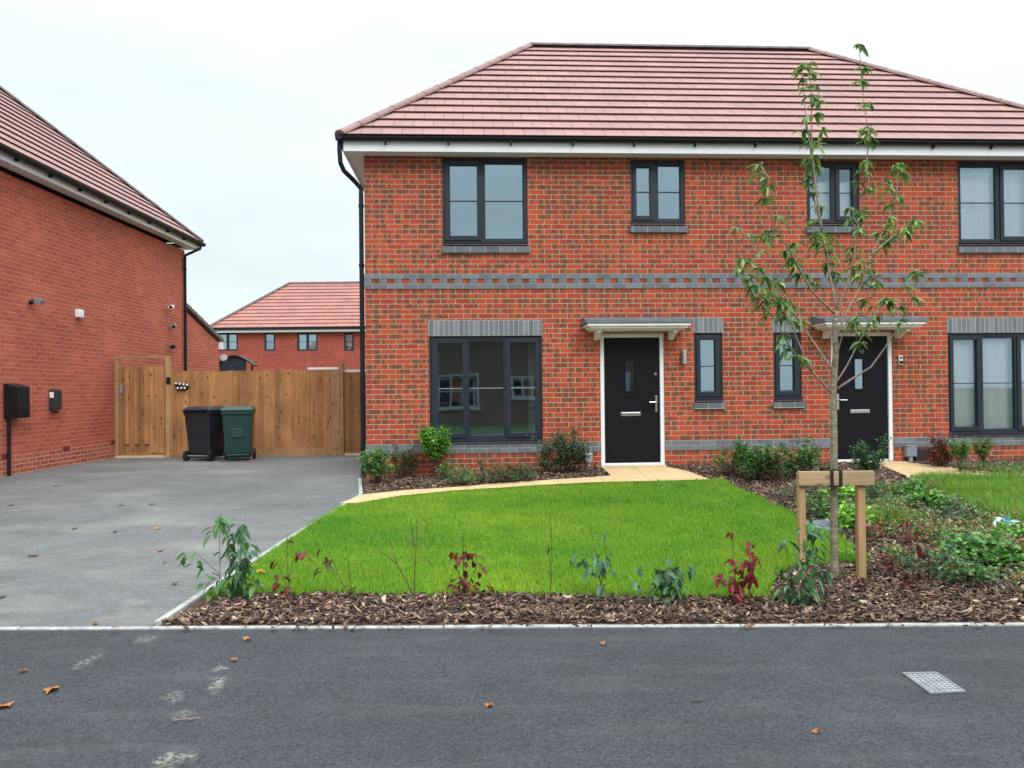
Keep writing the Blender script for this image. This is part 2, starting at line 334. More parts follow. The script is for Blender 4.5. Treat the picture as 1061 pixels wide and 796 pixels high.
# ground materials
def asphalt(name, c, fine, streak, stains=(), dust=(.3,.29,.26), dustamt=.0, spec=.3):
    t = NT(name); p = t.obj(); v = t.n('ShaderNodeTexVoronoi', {'Vector': p, 'Scale': 95.})
    f = t.noise(p, 140, 2, .6); f2 = t.noise(p, 42, 3, .7); mid = t.noise(p, 5, 4, .6); big = t.noise(p, .9, 3)
    wv = t.n('ShaderNodeSeparateColor', {0: v.outputs['Color']}).outputs[0]
    k = t.math('MULTIPLY', t.rng(wv, 0, 1, 1-fine, 1+fine), t.rng(f, .3, .7, 1-fine*.6, 1+fine*.6))
    k = t.math('MULTIPLY', k, t.math('MULTIPLY', t.rng(mid, .3, .7, .88, 1.12), t.rng(f2, .3, .7, .85, 1.15)))
    k = t.math('MULTIPLY', k, t.rng(big, .3, .7, .86, 1.14))
    col = t.mix(1., c, t.xyz(k, k, k), 'MULTIPLY')
    if dustamt:
        sn = t.noise(t.n('ShaderNodeMapping', {'Vector': p, 'Scale': streak, 'Rotation': (0, 0, R(12))}).outputs[0], 1., 5, .62)
        col = t.mix(t.rng(sn, .50, .75, 0, dustamt), col, dust)
        sn2 = t.noise(p, 1.6, 5, .7); col = t.mix(t.rng(sn2, .60, .74, 0, dustamt*.7), col, dust)
    pos = t.n('ShaderNodeNewGeometry').outputs['Position']
    for (sx, sy, rx, ry, a, s_) in stains:
        d = t.n('ShaderNodeMapping', {'Vector': pos, 'Location': (-sx, -sy, 0)}, vector_type='POINT').outputs[0]
        q = t.n('ShaderNodeSeparateXYZ', {0: d}); ca, sa = math.cos(a), math.sin(a)
        xr = t.math('ADD', t.math('MULTIPLY', q.outputs[0], ca/rx), t.math('MULTIPLY', q.outputs[1], sa/rx))
        yr = t.math('ADD', t.math('MULTIPLY', q.outputs[0], -sa/ry), t.math('MULTIPLY', q.outputs[1], ca/ry))
        dd = t.math('ADD', t.math('SQRT', t.math('ADD', t.math('MULTIPLY', xr, xr), t.math('MULTIPLY', yr, yr))), t.math('MULTIPLY', t.math('SUBTRACT', t.noise(p, 14, 3), .5), 2.2))
        mk = t.rng(dd, .3, 1.2, 1, 0, True); br = t.rng(t.noise(p, 38, 5, .8), .44, .60, 0, 1)
        col = t.mix(t.math('MULTIPLY', t.math('MULTIPLY', mk, br), s_*.7), col, (.42,.39,.30))
    t.bsdf(col, .82, t.bump(t.math('ADD', wv, f), .35, .004), spec=spec); return t.m
def st(px, py, rx, ry, a, s): q = gp(px, py); return (q.x, q.y, rx, ry, a, s)
MAT['road'] = asphalt('footway_asphalt', (.043,.045,.053), .36, (1, 5, 1),
    stains=(st(226,693,0.051,0.045,0,.8), st(224,710,0.043,0.105,.2,.9), st(180,722,0.051,0.090,.4,.5), st(190,740,0.043,0.060,0,.45), st(88,686,0.051,0.135,-.1,.45), st(180,787,0.072,0.090,-.5,.85), st(150,663,0.072,0.090,0,.5)), dust=(.11,.11,.105), dustamt=.28)
MAT['drive'] = asphalt('drive_asphalt', (.132,.133,.136), .2, (.6, 1.1, 1), dust=(.32,.31,.27), dustamt=.5)
def dirt(name, a, b, sc=14):
    t = NT(name); p = t.obj(); n = t.noise(p, sc, 5, .7); t.bsdf(t.mix(t.rng(n, .3, .7), a, b), .95, t.bump(n, .8, .02), spec=.1); return t.m
MAT['soil'] = dirt('bark_soil', (.06,.035,.025), (.15,.09,.065)); MAT['lawnbase'] = dirt('lawn_base', (.05,.11,.02), (.09,.17,.03), 40)
MAT['ground'] = dirt('open_ground', (.07,.09,.04), (.12,.13,.07), 3)
def slab():
    t = NT('buff_paving'); p = t.obj(); b = t.n('ShaderNodeTexBrick', {'Vector': p, 'Color1': (.66,.47,.25,1), 'Color2': (.60,.42,.235,1), 'Mortar': (.40,.31,.2,1), 'Scale': 1., 'Mortar Size': .006, 'Brick Width': .6, 'Row Height': .6}); b.offset = 0
    n = t.noise(p, 6, 5, .6); k = t.rng(n, .3, .7, .85, 1.12); t.bsdf(t.mix(1., b.outputs[0], t.xyz(k, k, k), 'MULTIPLY'), .8, t.bump(n, .4, .006), spec=.25); return t.m
MAT['slab'] = slab(); MAT['kerb'] = plain('concrete_edging', (.36,.36,.34), .85, var=.32, scale=14, bump=.003)
MAT['oppwhite'] = plain('dimmed_white', (.30,.31,.32), .5); MAT['farlawn'] = dirt('far_lawn', (.035,.06,.02), (.05,.08,.03), 20)  # opposite frames' white greyed in the colour to dim their mirrored image
MAT['litter'] = plain('white_wrapper', (.8,.85,.88), .35); MAT['cyan'] = plain('blue_print', (.02,.30,.55), .35)

# ------------------------------------------------------------------ ground sheets
def sheet(name, poly, dz, mat, step=.5):
    bm = bmesh.new(); vs = [bm.verts.new((p[0], p[1], 0)) for p in poly]; bm.faces.new(vs)
    xs = [p[0] for p in poly]; ys = [p[1] for p in poly]
    for lo_, hi, no_ in ((max(min(xs), -14), min(max(xs), 14), (1, 0, 0)), (max(min(ys), 4), min(max(ys), 13), (0, 1, 0))):
        k = math.ceil(lo_/step)*step
        while k < hi:
            bmesh.ops.bisect_plane(bm, geom=bm.verts[:]+bm.edges[:]+bm.faces[:], plane_co=(k*no_[0], k*no_[1], 0), plane_no=no_); k += step
    bmesh.ops.triangulate(bm, faces=[f for f in bm.faces if len(f.verts) > 4])
    for v in bm.verts: v.co.z = G(v.co.x, v.co.y)+dz
    bmesh.ops.recalc_face_normals(bm, faces=bm.faces)
    if sum(f.normal.z for f in bm.faces) < 0: bmesh.ops.reverse_faces(bm, faces=bm.faces)
    me = bpy.data.meshes.new(name); bm.to_mesh(me); bm.free(); me.materials.append(mat)
    o = bpy.data.objects.new(name, me); S.collection.objects.link(o); return struct(o)
YK = 4.80   # kerb line along the footway
KA, KB = gp(0, 653.5), gp(1061, 649); YKA, YKB = KA.y, KB.y
def yk(x): return YKA+(YKB-YKA)*(x-KA.x)/(KB.x-KA.x)
sheet('ground', [(-400,-400),(400,-400),(400,600),(-400,600)], -.02, MAT['ground'], 1.)
sheet('footway', [(-60,-3.2),(60,-3.2),(60,yk(60)),(-60,yk(-60))] if False else [(-40,-3.2),(40,-3.2),(40,4.6),(8,yk(8)),(-8,yk(-8)),(-40,5.1)], 0, MAT['road'])
K1, K2, K3 = gp(155.5, 652), gp(246, 594), gp(374, 514.5)
sheet('driveway', [(-40,5.3),(-8,yk(-8)+.05),(K1.x,yk(K1.x)+.05),(K2.x,K2.y),(K3.x,K3.y),(-2.30,11.30),(-2.30,15.9),(-8.6,15.9),(-40,15.9)], .006, MAT['drive'])
BED = [(K1.x+.03,yk(K1.x)+.06),(8,yk(8)+.06),(14,yk(8)),(14,12.1),(-2.1,11.40),(-2.25,11.38),(K3.x+.05,K3.y),(K2.x+.05,K2.y)]
sheet('garden_bed', BED, .004, MAT['soil'])
PATH1 = [gp(*q) for q in ((352,524.5),(377,515.2),(420,510.5),(517,503.2),(600,498),(633,495.4),(623.5,486.8))]+[Vector((1.36,11.62,0)),Vector((2.36,11.67,0))]+[gp(*q) for q in ((690,486),(715,491.5),(736,499.5),(682,501.2),(554,505.8),(470,511),(414,516.8),(370,524.5))]
PATH2 = [gp(*q) for q in ((905,482),(911,484.5),(930,492),(947,500.5),(975,498.5),(1061,501))]+[Vector((9.5,9.9,0)),Vector((9.5,10.5,0))]+[gp(*q) for q in ((1061,494.5),(992,488.5),(943,481.8))]+[Vector((6.1,11.85,0)),Vector((5.0,11.80,0))]
sheet('path', PATH1, .035, MAT['slab']); sheet('path', PATH2, .035, MAT['slab'])
LAWN1 = [gp(*q) for q in ((214,622),(240,616),(264,617),(300,621),(330,617),(420,620),(520,618),(600,621),(700,622),(798,623),(800,612),(806,600),(822,590),(855,588),(880,586),(884,570),(868,552),(838,545),(812,530),(785,517),(765,508),(748,498.5),(735,500),(682,501.8),(554,506.5),(470,512),(414,517.5),(368,525.5),(352,528),(330,541),(290,568),(250,596))]
LAWN2 = [gp(*q) for q in ((946,502),(960,512),(985,520),(1000,530),(1020,538),(1061,546))]+[Vector((7.2,7.9,0)),Vector((8.5,9.6,0))]+[gp(*q) for q in ((1061,502),(975,499.5))]
sheet('lawn', LAWN1, .008, MAT['lawnbase']); sheet('lawn', LAWN2, .008, MAT['lawnbase'])

def kerb(pts, w, name, zt=.022):
    mb = MB()
    for a, b in zip(pts[:-1], pts[1:]):
        d = Vector((b[0]-a[0], b[1]-a[1], 0)); L = d.length; n = max(1, round(L/.91)); d.normalize(); q = Vector((-d.y, d.x, 0))*w/2
        for k in range(n):
            p0 = Vector((a[0], a[1], 0))+d*(L*k/n+.003); p1 = Vector((a[0], a[1], 0))+d*(L*(k+1)/n-.003)
            dz = random.uniform(-.003, .003)
            P = [p0-q, p1-q, p1+q, p0+q]; B = [Vector((p.x, p.y, G(p.x, p.y)-.08)) for p in P]
            mb.extrude(B, (0, 0, .08+zt+dz))
    return struct(mb.build(name, MAT['kerb'], bevel=.006))
kerb([(-8.3, yk(-8.3)+.03), (K1.x, yk(K1.x)+.03), (8, yk(8)+.03)], .045, 'kerb', .010)
kerb([(K1.x+.02, K1.y+.06), (K2.x, K2.y), (K3.x, K3.y), (-2.26, 11.25)], .05, 'kerb', .03)

# point in polygon sampler
def inside(P, x, y):
    n = len(P); r = np.zeros(len(x), bool)
    for i in range(n):
        x1, y1 = P[i][0], P[i][1]; x2, y2 = P[(i+1) % n][0], P[(i+1) % n][1]
        if y1 == y2: continue
        c = ((y1 > y) != (y2 > y)) & (x < (x2-x1)*(y-y1)/(y2-y1)+x1); r ^= c
    return r
def Gn(x, y):
    c1 = np.clip((y-4.9)/6.1, 0, 1); c1 = c1*(1.25-.25*c1); t = np.clip((x+1.2)/2.7, 0, 1); return .21*c1+.10*t*t*(3-2*t)*c1
def vnoise(x, y, sc, seed=0):
    g = np.random.default_rng(seed).random((64, 64)); X = x*sc+31.3; Y = y*sc+17.7; i = np.floor(X).astype(int); j = np.floor(Y).astype(int)
    u = X-i; v = Y-j; u = u*u*(3-2*u); v = v*v*(3-2*v); a = lambda p, q: g[p % 64, q % 64]
    return (a(i, j)*(1-u)+a(i+1, j)*u)*(1-v)+(a(i, j+1)*(1-u)+a(i+1, j+1)*u)*v
def bulk(name, V, Fq, C, mat):      # V (n,3) ; Fq (m,k) ; C (m,3)
    me = bpy.data.meshes.new(name); nv, (nf, k) = len(V), Fq.shape
    me.vertices.add(nv); me.vertices.foreach_set('co', V.astype(np.float32).ravel())
    me.loops.add(nf*k); me.loops.foreach_set('vertex_index', Fq.astype(np.int32).ravel())
    me.polygons.add(nf); me.polygons.foreach_set('loop_start', np.arange(0, nf*k, k, dtype=np.int32))
    me.update(calc_edges=True)
    a = me.color_attributes.new('col', 'FLOAT_COLOR', 'CORNER'); cc = np.concatenate([C, np.ones((nf, 1))], 1).astype(np.float32)
    a.data.foreach_set('color', np.repeat(cc, k, axis=0).ravel()); me.materials.append(mat)
    o = bpy.data.objects.new(name, me); S.collection.objects.link(o); return o
def sample(P, dens, exclude=()):
    xs = [p[0] for p in P]; ys = [p[1] for p in P]; n = int((max(xs)-min(xs))*(max(ys)-min(ys))*dens)
    x = RNG.uniform(min(xs), max(xs), n); y = RNG.uniform(min(ys), max(ys), n); k = inside(P, x, y)
    for e in exclude: k &= ~inside(e, x, y)
    return x[k], y[k]
def grass(name, P, dens, h, w, cols, label):
    x, y = sample(P, dens); x = x+RNG.normal(0, .012, len(x)); y = y+RNG.normal(0, .012, len(x)); n = len(x); z = Gn(x, y)+.005
    if 'thick' in label: h = h*(.75+.5*vnoise(x, y, 2.1, 5))
    hh = h*RNG.uniform(.55, 1.25, n)*(.8+.4*vnoise(x, y, 3, 1)); a = RNG.uniform(0, 2*np.pi, n); l = RNG.uniform(.1, .75, n)*hh; b = a+RNG.normal(0, .5, n)+np.pi/2
    wx, wy = np.cos(b)*w/2, np.sin(b)*w/2; lx, ly = np.cos(a)*l, np.sin(a)*l
    p = np.stack([x, y, z], 1); W_ = np.stack([wx, wy, 0*wx], 1)
    mid = p+np.stack([lx*.35, ly*.35, hh*.6], 1); tip = p+np.stack([lx, ly, hh], 1)
    V = np.stack([p-W_, p+W_, mid+W_*.75, mid-W_*.75, tip], 1).reshape(-1, 3); b0 = np.arange(n)[:, None]*5
    Ft = np.concatenate([b0+[0, 1, 2], b0+[0, 2, 3], b0+[3, 2, 4]], 1).reshape(-1, 3)
    t = np.clip(vnoise(x, y, 1.3, 3)*.6+vnoise(x, y, 6, 4)*.4+RNG.normal(0, .17, n), 0, 1)[:, None]; fr = np.clip((7.2-y)/3, 0, 1)[:, None]
    t = np.clip((t-.05)*.9+fr*.32, 0, 1); C = np.array(cols[0])*(1-t)+np.array(cols[1])*t
    dry = (RNG.random(n) < .035)[:, None]; C = np.where(dry, np.array((.42,.36,.14)), C)
    return tag(bulk(name, V, Ft, np.repeat(C, 3, axis=0), MAT['grass']), label, 'grass', kind='stuff')
grass('lawn_grass', LAWN1, 13000, .052, .0052, ((.105,.31,.02), (.34,.53,.035)), 'short bright green grass of the main front lawn')
grass('long_grass', LAWN2, 6000, .15, .007, ((.12,.29,.025), (.28,.43,.07)), 'longer uncut grass in front of the right hand house')
def chips(name, P, dens, label, excl=(), size=1.):
    x, y = sample(P, dens, excl); n = len(x); z = Gn(x, y)+RNG.uniform(.004, .042, n)
    L = np.minimum(RNG.gamma(3.2, .0095, n)*size+.008, .062); Wd = L*RNG.uniform(.22, .6, n); T = RNG.uniform(.002, .006, n)
    yaw = RNG.uniform(0, 2*np.pi, n); pit = RNG.normal(0, .38, n); rol = RNG.normal(0, .45, n)
    cy, sy, cp, sp, cr, sr = np.cos(yaw), np.sin(yaw), np.cos(pit), np.sin(pit), np.cos(rol), np.sin(rol)
    ax = np.stack([cy*cp, sy*cp, sp], 1); ay = np.stack([-sy*cr, cy*cr, sr], 1); az = np.cross(ax, ay)
    c = np.stack([x, y, z], 1); pts = []
    for i in (-1, 1):
        for j, kz in ((-1, -1), (1, -1), (1, 1), (-1, 1)):
            sc = RNG.uniform(.6, 1, n)[:, None]
            pts.append(c+ax*(i*L/2)[:, None]*1+ay*(j*Wd/2)[:, None]*sc+az*(kz*T/2)[:, None])
    V = np.stack(pts, 1).reshape(-1, 3); b0 = np.arange(n)[:, None]*8
    Fq = np.concatenate([b0+q for q in ([0,1,2,3],[7,6,5,4],[0,4,5,1],[1,5,6,2],[2,6,7,3],[3,7,4,0])], 1).reshape(-1, 4)
    pal = np.array(((.035,.022,.018),(.085,.05,.038),(.16,.095,.072),(.25,.145,.10),(.38,.26,.18),(.58,.44,.32))); pr = (.21,.28,.24,.16,.08,.03)
    C = pal[RNG.choice(6, n, p=pr)]*RNG.uniform(.75, 1.25, (n, 1))
    return tag(bulk(name, V, Fq, np.repeat(C, 6, axis=0), MAT['chip']), label, 'mulch', kind='stuff')
STRIP = [(p[0], p[1]) for p in BED]
chips('bark_mulch', [(K1.x+.05,yk(K1.x)+.08),(6,yk(6)+.08),(6,5.9),(2.4,6.4),(1.5,5.6),(-2.0,5.6)], 3400, 'brown and tan bark chips in the strip along the footway', (LAWN1,))
chips('bark_mulch', [(1.3,6.0),(6,5.8),(9,8),(9,12),(1.6,11.7),(1.9,10.0),(2.2,7)], 1600, 'bark chips of the bed around the tree and between the lawns', (LAWN1, LAWN2, PATH1, PATH2), 1.1)
chips('bark_mulch', [gp(378,510)[:2]]+[gp(*q)[:2] for q in ((420,510.5),(517,503.2),(600,498),(633,495.4),(623.5,486.8))]+[(1.3,11.58),(-2.1,11.38)], 1500, 'dark bark chips in the narrow bed under the big window', (PATH1,), 1.0)
chips('bark_mulch', [gp(*q)[:2] for q in ((943,481.8),(992,488.5),(1061,494.5))]+[(9.5,10.5),(9.5,12.05),(6.1,11.85)], 1000, 'bark chips in the bed under the right hand window', (PATH2,), 1.0)

chips('bark_mulch', [(K1.x+.1,yk(K1.x)-.05),(6,yk(6)-.05),(6,yk(6)+.12),(K1.x+.1,yk(K1.x)+.12)], 260, 'scattered bark crumbs spilled over the pale kerb line', (), .7)
# ------------------------------------------------------------------ roofs
def tiled_slope(mb, A, B, C, D, n, lift=.042, th=.015, gauge=.33, u0=0.):
    """A-B eave (left,right), D-C ridge (left,right); stepped courses with an undercut front edge"""
    A, B, C, D = map(Vector, (A, B, C, D)); nrm = (B-A).cross(D-A).normalized()
    ex = (B-A).normalized(); up_ = nrm.cross(ex); 
    def pt(side, t): return (A.lerp(D, t) if side == 0 else B.lerp(C, t))
    for i in range(n):
        t0, t1 = i/n, min(1, (i+1.15)/n)
        a, b, c, d = pt(0, t0), pt(1, t0), pt(1, t1), pt(0, t1)
        af, bf = a+nrm*lift, b+nrm*lift
        def q(p): return (((p-A).dot(ex))+u0, i*gauge+min(gauge*.98, max(.01, (p-A).dot(up_)-t0*(D-A).dot(up_))))
        mb.face([af, bf, c+nrm*.004, d+nrm*.004], uv=[q(a), q(b), q(c), q(d)])
        al, bl = af-nrm*th, bf-nrm*th
        mb.face([al, bl, bf, af], uv=[q(a)]*4)
        bk = up_*.10
        mb.face([bl, al, al+bk-nrm*.01, bl+bk-nrm*.01], uv=[q(a)]*4)
def ridge_caps(P, Q, r, name, mat, parent, L=.42):
    mb = MB(); P, Q = Vector(P), Vector(Q); d = Q-P; n = max(1, int(d.length/L)); d1 = d/n; dn = d.normalized()
    side = dn.cross(Vector((0, 0, 1))).normalized(); upv = side.cross(dn)
    for k in range(n):
        a = P+d1*k; b = P+d1*(k+1.04); ring = []
        for p, rr in ((a, r*1.06), (b, r*.97)):
            ring.append([p+side*math.cos(t)*rr+upv*(math.sin(t)*rr*.75-rr*.12) for t in [math.pi*j/8 for j in range(9)]])
        for j in range(8): mb.face([ring[0][j], ring[0][j+1], ring[1][j+1], ring[1][j]])
        mb.face(ring[0][::-1]); mb.face(ring[1])
    return mb.build(name, mat, parent)

# ------------------------------------------------------------------ main semi-detached house
ANG = R(3.2)
HC = Vector((-2.182, 11.378, 0)); HX = Vector((math.cos(ANG), math.sin(ANG), 0)); HN = Vector((-math.sin(ANG), math.cos(ANG), 0))
def hu(px, py, v=0.):          # photo point on a plane v behind the facade -> local (u, z)
    r = ray(px, py); o = HC+HN*v; t = o.dot(HN)/r.dot(HN); p = r*t; return (p-o).dot(HX), CAMZ+p.z
H = empty('semi_detached_house', HC, 'multi-toned red brick pair of semi-detached homes with pink tiled hipped roof and two black doors', 'house', rz=ANG)
WID = 11.64; TOPZ = 5.02; BASEZ = -.1; DEP = 7.6
def mir(a, b): return WID-b, WID-a
GW = (.945, 2.645, .752, 2.33); UW = (1.165, 2.447, 3.73, TOPZ-.0); SW = (4.98, 5.42, 1.335, 2.355); MW = (4.028, 4.866, 4.04, 5.005)
DR = (3.53, 4.515, .305, 2.355)
def mirw(w): a, b = mir(w[0], w[1]); return (a, b, w[2], w[3])
wins = [('g', GW, False), ('u', UW, False), ('s', SW, False), ('m', MW, False), ('g', mirw(GW), True), ('u', mirw(UW), True), ('s', mirw(SW), True), ('m', mirw(MW), True)]
doors = [DR, mirw(DR)]
def holed(mb, u0, u1, z0, z1, holes, y=0., rev=.11):
    us = sorted({u0, u1, *[h[0] for h in holes], *[h[1] for h in holes]}); zs = sorted({z0, z1, *[h[2] for h in holes], *[h[3] for h in holes]})
    for i in range(len(us)-1):
        for j in range(len(zs)-1):
            cu, cz = (us[i]+us[i+1])/2, (zs[j]+zs[j+1])/2
            if any(h[0] < cu < h[1] and h[2] < cz < h[3] for h in holes): continue
            mb.face([(us[i], y, zs[j]), (us[i+1], y, zs[j]), (us[i+1], y, zs[j+1]), (us[i], y, zs[j+1])])
    for h in holes:
        a, b, c, d = h
        mb.face([(a, y, c), (a, y+rev, c), (a, y+rev, d), (a, y, d)][::-1]); mb.face([(b, y, c), (b, y+rev, c), (b, y+rev, d), (b, y, d)])
        mb.face([(a, y, d), (b, y, d), (b, y+rev, d), (a, y+rev, d)][::-1]); mb.face([(a, y, c), (b, y, c), (b, y+rev, c), (a, y+rev, c)])
holes = [w[1] for w in wins]+doors
mb = MB(); holed(mb, 0, WID, BASEZ, TOPZ+.02, holes)
mb.face([(0, DEP, BASEZ), (0, 0, BASEZ), (0, 0, TOPZ), (0, DEP, TOPZ)]); mb.face([(WID, 0, BASEZ), (WID, DEP, BASEZ), (WID, DEP, TOPZ), (WID, 0, TOPZ)])
mb.face([(WID, DEP, BASEZ), (0, DEP, BASEZ), (0, DEP, TOPZ), (WID, DEP, TOPZ)])
mb.build('wall', MAT['brick'], H)
# brick bands
def band(name, z, rows, mat):
    pass
mb = MB()
segs = [(-.012, doors[0][0]-.0), (doors[0][1], doors[1][0]), (doors[1][1], WID+.012)]
for a, b in segs: mb.box((a, -.012, .565), (b, .0-.0005, .715))
mb.box((-.012, 0, .565), (-.0005, DEP, .715))
mb.build('plinth_band', MAT['grey'], H)
mb = MB(); mb.box((-.012, -.014, 3.19), (WID+.012, -.0005, 3.265)); mb.box((-.012, -.014, 3.04), (WID+.012, -.0005, 3.115))
mb.box((-.012, 0, 3.19), (-.0005, DEP, 3.265)); mb.box((-.012, 0, 3.04), (-.0005, DEP, 3.115))
mb.build('string_course', MAT['grey'], H)
mb = MB(); mb.box((0, -.011, 3.1155), (.112, -.0005, 3.1895)); hb = mb.build('header_brick', MAT['greysolid'], H)
hb.location.x = -.012
for i in range(1, 52):
    c = hb.copy(); S.collection.objects.link(c); c.parent = H; c.location.x = -.012+.225*i
# soldier heads
for w in (GW, SW, mirw(GW), mirw(SW)):
    mb = MB(); mb.box((w[0]-.012, -.006, w[3]), (w[1]+.012, .0005+.10, w[3]+.235))
    # uv phase: shift vertically so that one soldier fills the height
    o = mb.build('soldier_lintel', MAT['soldier'], H)
    uvd = o.data.uv_layers[0].data
    arr = np.empty(len(uvd)*2, dtype=np.float32); uvd.foreach_get('uv', arr); arr = arr.reshape(-1, 2); arr[:, 1] -= w[3]; arr[:, 0] -= w[0]; uvd.foreach_set('uv', arr.ravel())
# windows
def frame_ring(mb, u0, u1, z0, z1, w, y0, y1):
    mb.box((u0, y0, z0), (u0+w, y1, z1)); mb.box((u1-w, y0, z0), (u1, y1, z1))
    mb.box((u0+w, y0+.0012, z0), (u1-w, y1, z0+w)); mb.box((u0+w, y0+.0012, z1-w), (u1-w, y1, z1))
def window(w, kind, flip, label, parent=H, fz=.055, matf=None, y0=.03):
    u0, u1, z0, z1 = w; W_ = u1-u0
    root = bpy.data.objects.new('window', None); S.collection.objects.link(root); root.parent = parent; root.location = (u0, y0, z0); root['label'] = label
    h = z1-z0
    def X(a, b): return (W_-b, W_-a) if flip else (a, b)
    mb = MB(); bars = MB(); panes = MB(); frame_ring(mb, 0, W_, 0, h, .055, 0, .07)
    if kind == 'g': lay = [(.04, .565, 1), (.565, 1.15, 0), (1.15, W_-.04, 1)]; gl = [(.13, .50), (.60, 1.115), (1.215, 1.60)]
    elif kind == 'u': lay = [(.04, .58, 1), (.58, W_-.04, 0)]; gl = [(.115, .52), (.645, W_-.07)]
    elif kind == 'm': lay = [(.04, .37, 1), (.37, W_-.04, 0)]; gl = [(.095, .305), (.435, W_-.07)]
    else: lay = [(.04, W_-.04, 1)]; gl = [(.105, W_-.105)]
    for a, b, _ in lay[:-1]:
        a2, b2 = X(b-.035, b+.035); mb.box((a2, .002, .055), (b2, .07, h-.055))
    sb = []
    for (a, b, sash), (g0, g1) in zip(lay, gl):
        x0, x1 = X(a, b); G0, G1 = X(g0, g1); zb = .055 if not sash else .045; zt = h-zb
        gz0, gz1 = (.115, h-.105) if sash else (.075, h-.085)
        if sash:
            s_mb = MB(); s_mb.box((x0, -.016, zb), (G0, .05, zt)); s_mb.box((G1, -.016, zb), (x1, .05, zt)); s_mb.box((G0, -.0148, zb), (G1, .05, gz0)); s_mb.box((G0, -.0148, gz1), (G1, .05, zt)); sb.append(s_mb)
        else:
            mb.box((x0+.02, .006, .055), (G0, .06, h-.055)); mb.box((G1, .006, .055), (x1-.02, .06, h-.055)); mb.box((G0, .0075, .055), (G1, .06, gz0)); mb.box((G0, .0075, gz1), (G1, .06, h-.055))
        panes.box((G0-.005, .028, gz0-.005), (G1+.005, .034, gz1+.005)); bars.box((G0, .017, h*.50-.007), (G1, .0275, h*.50+.007))
    mb.build('frame', MAT['frame'], root, bevel=.003)
    for s_mb in sb: s_mb.build('sash', MAT['frame'], root, bevel=.004)
    panes.build('pane', MAT['clearglass'] if (flip and kind in 'gum') else MAT['glass'], root); bars.build('glazing_bar', MAT['silver'] if (kind == 'g' and not flip) else MAT['frame'], root)
    c = MB(); c.extrude([(-.0, -.065, -.036), (-.0, .05, -.036), (-.0, .05, -.002), (-.0, -.06, -.018)], (W_, 0, 0)); c.extrude([(.0, -.058, -.0005), (.0, .0, -.0005), (.0, .0, .012), (.0, -.058, .003)], (W_, 0, 0)); c.build('sill', MAT['frame'], root, bevel=.002)
    return root
wl = {('g',0):'large three-part ground floor window left of the black door, panes dark and uncurtained', ('u',0):'square two-pane upper window above the big ground floor window',
      ('s',0):'narrow tall window with lamp beside it, right of the left hand door', ('m',0):'small two-pane upper window above the left hand door',
      ('g',1):'three-part ground floor window at right with white net curtains', ('u',1):'upper window at far right with white curtains',
      ('s',1):'narrow tall window left of the tree trunk', ('m',1):'small two-pane upper window behind the tree top'}
for k, w, f in wins:
    window(w, k, f, wl[(k, int(f))])
# blue brick sills below windows
for (k, w, f) in wins:
    if k == 'g': continue
    z = w[2]-.038; d = .115 if k != 's' else .11
    mb = MB(); a, b = w[0]-.02, w[1]+.03
    mb.extrude([(a, -.045, z-d), (a, .03, z-d), (a, .03, z-.001), (a, -.045, z-.022)], (b-a, 0, 0)); mb.build('brick_sill', MAT['sillbrick'], H, bevel=.003)
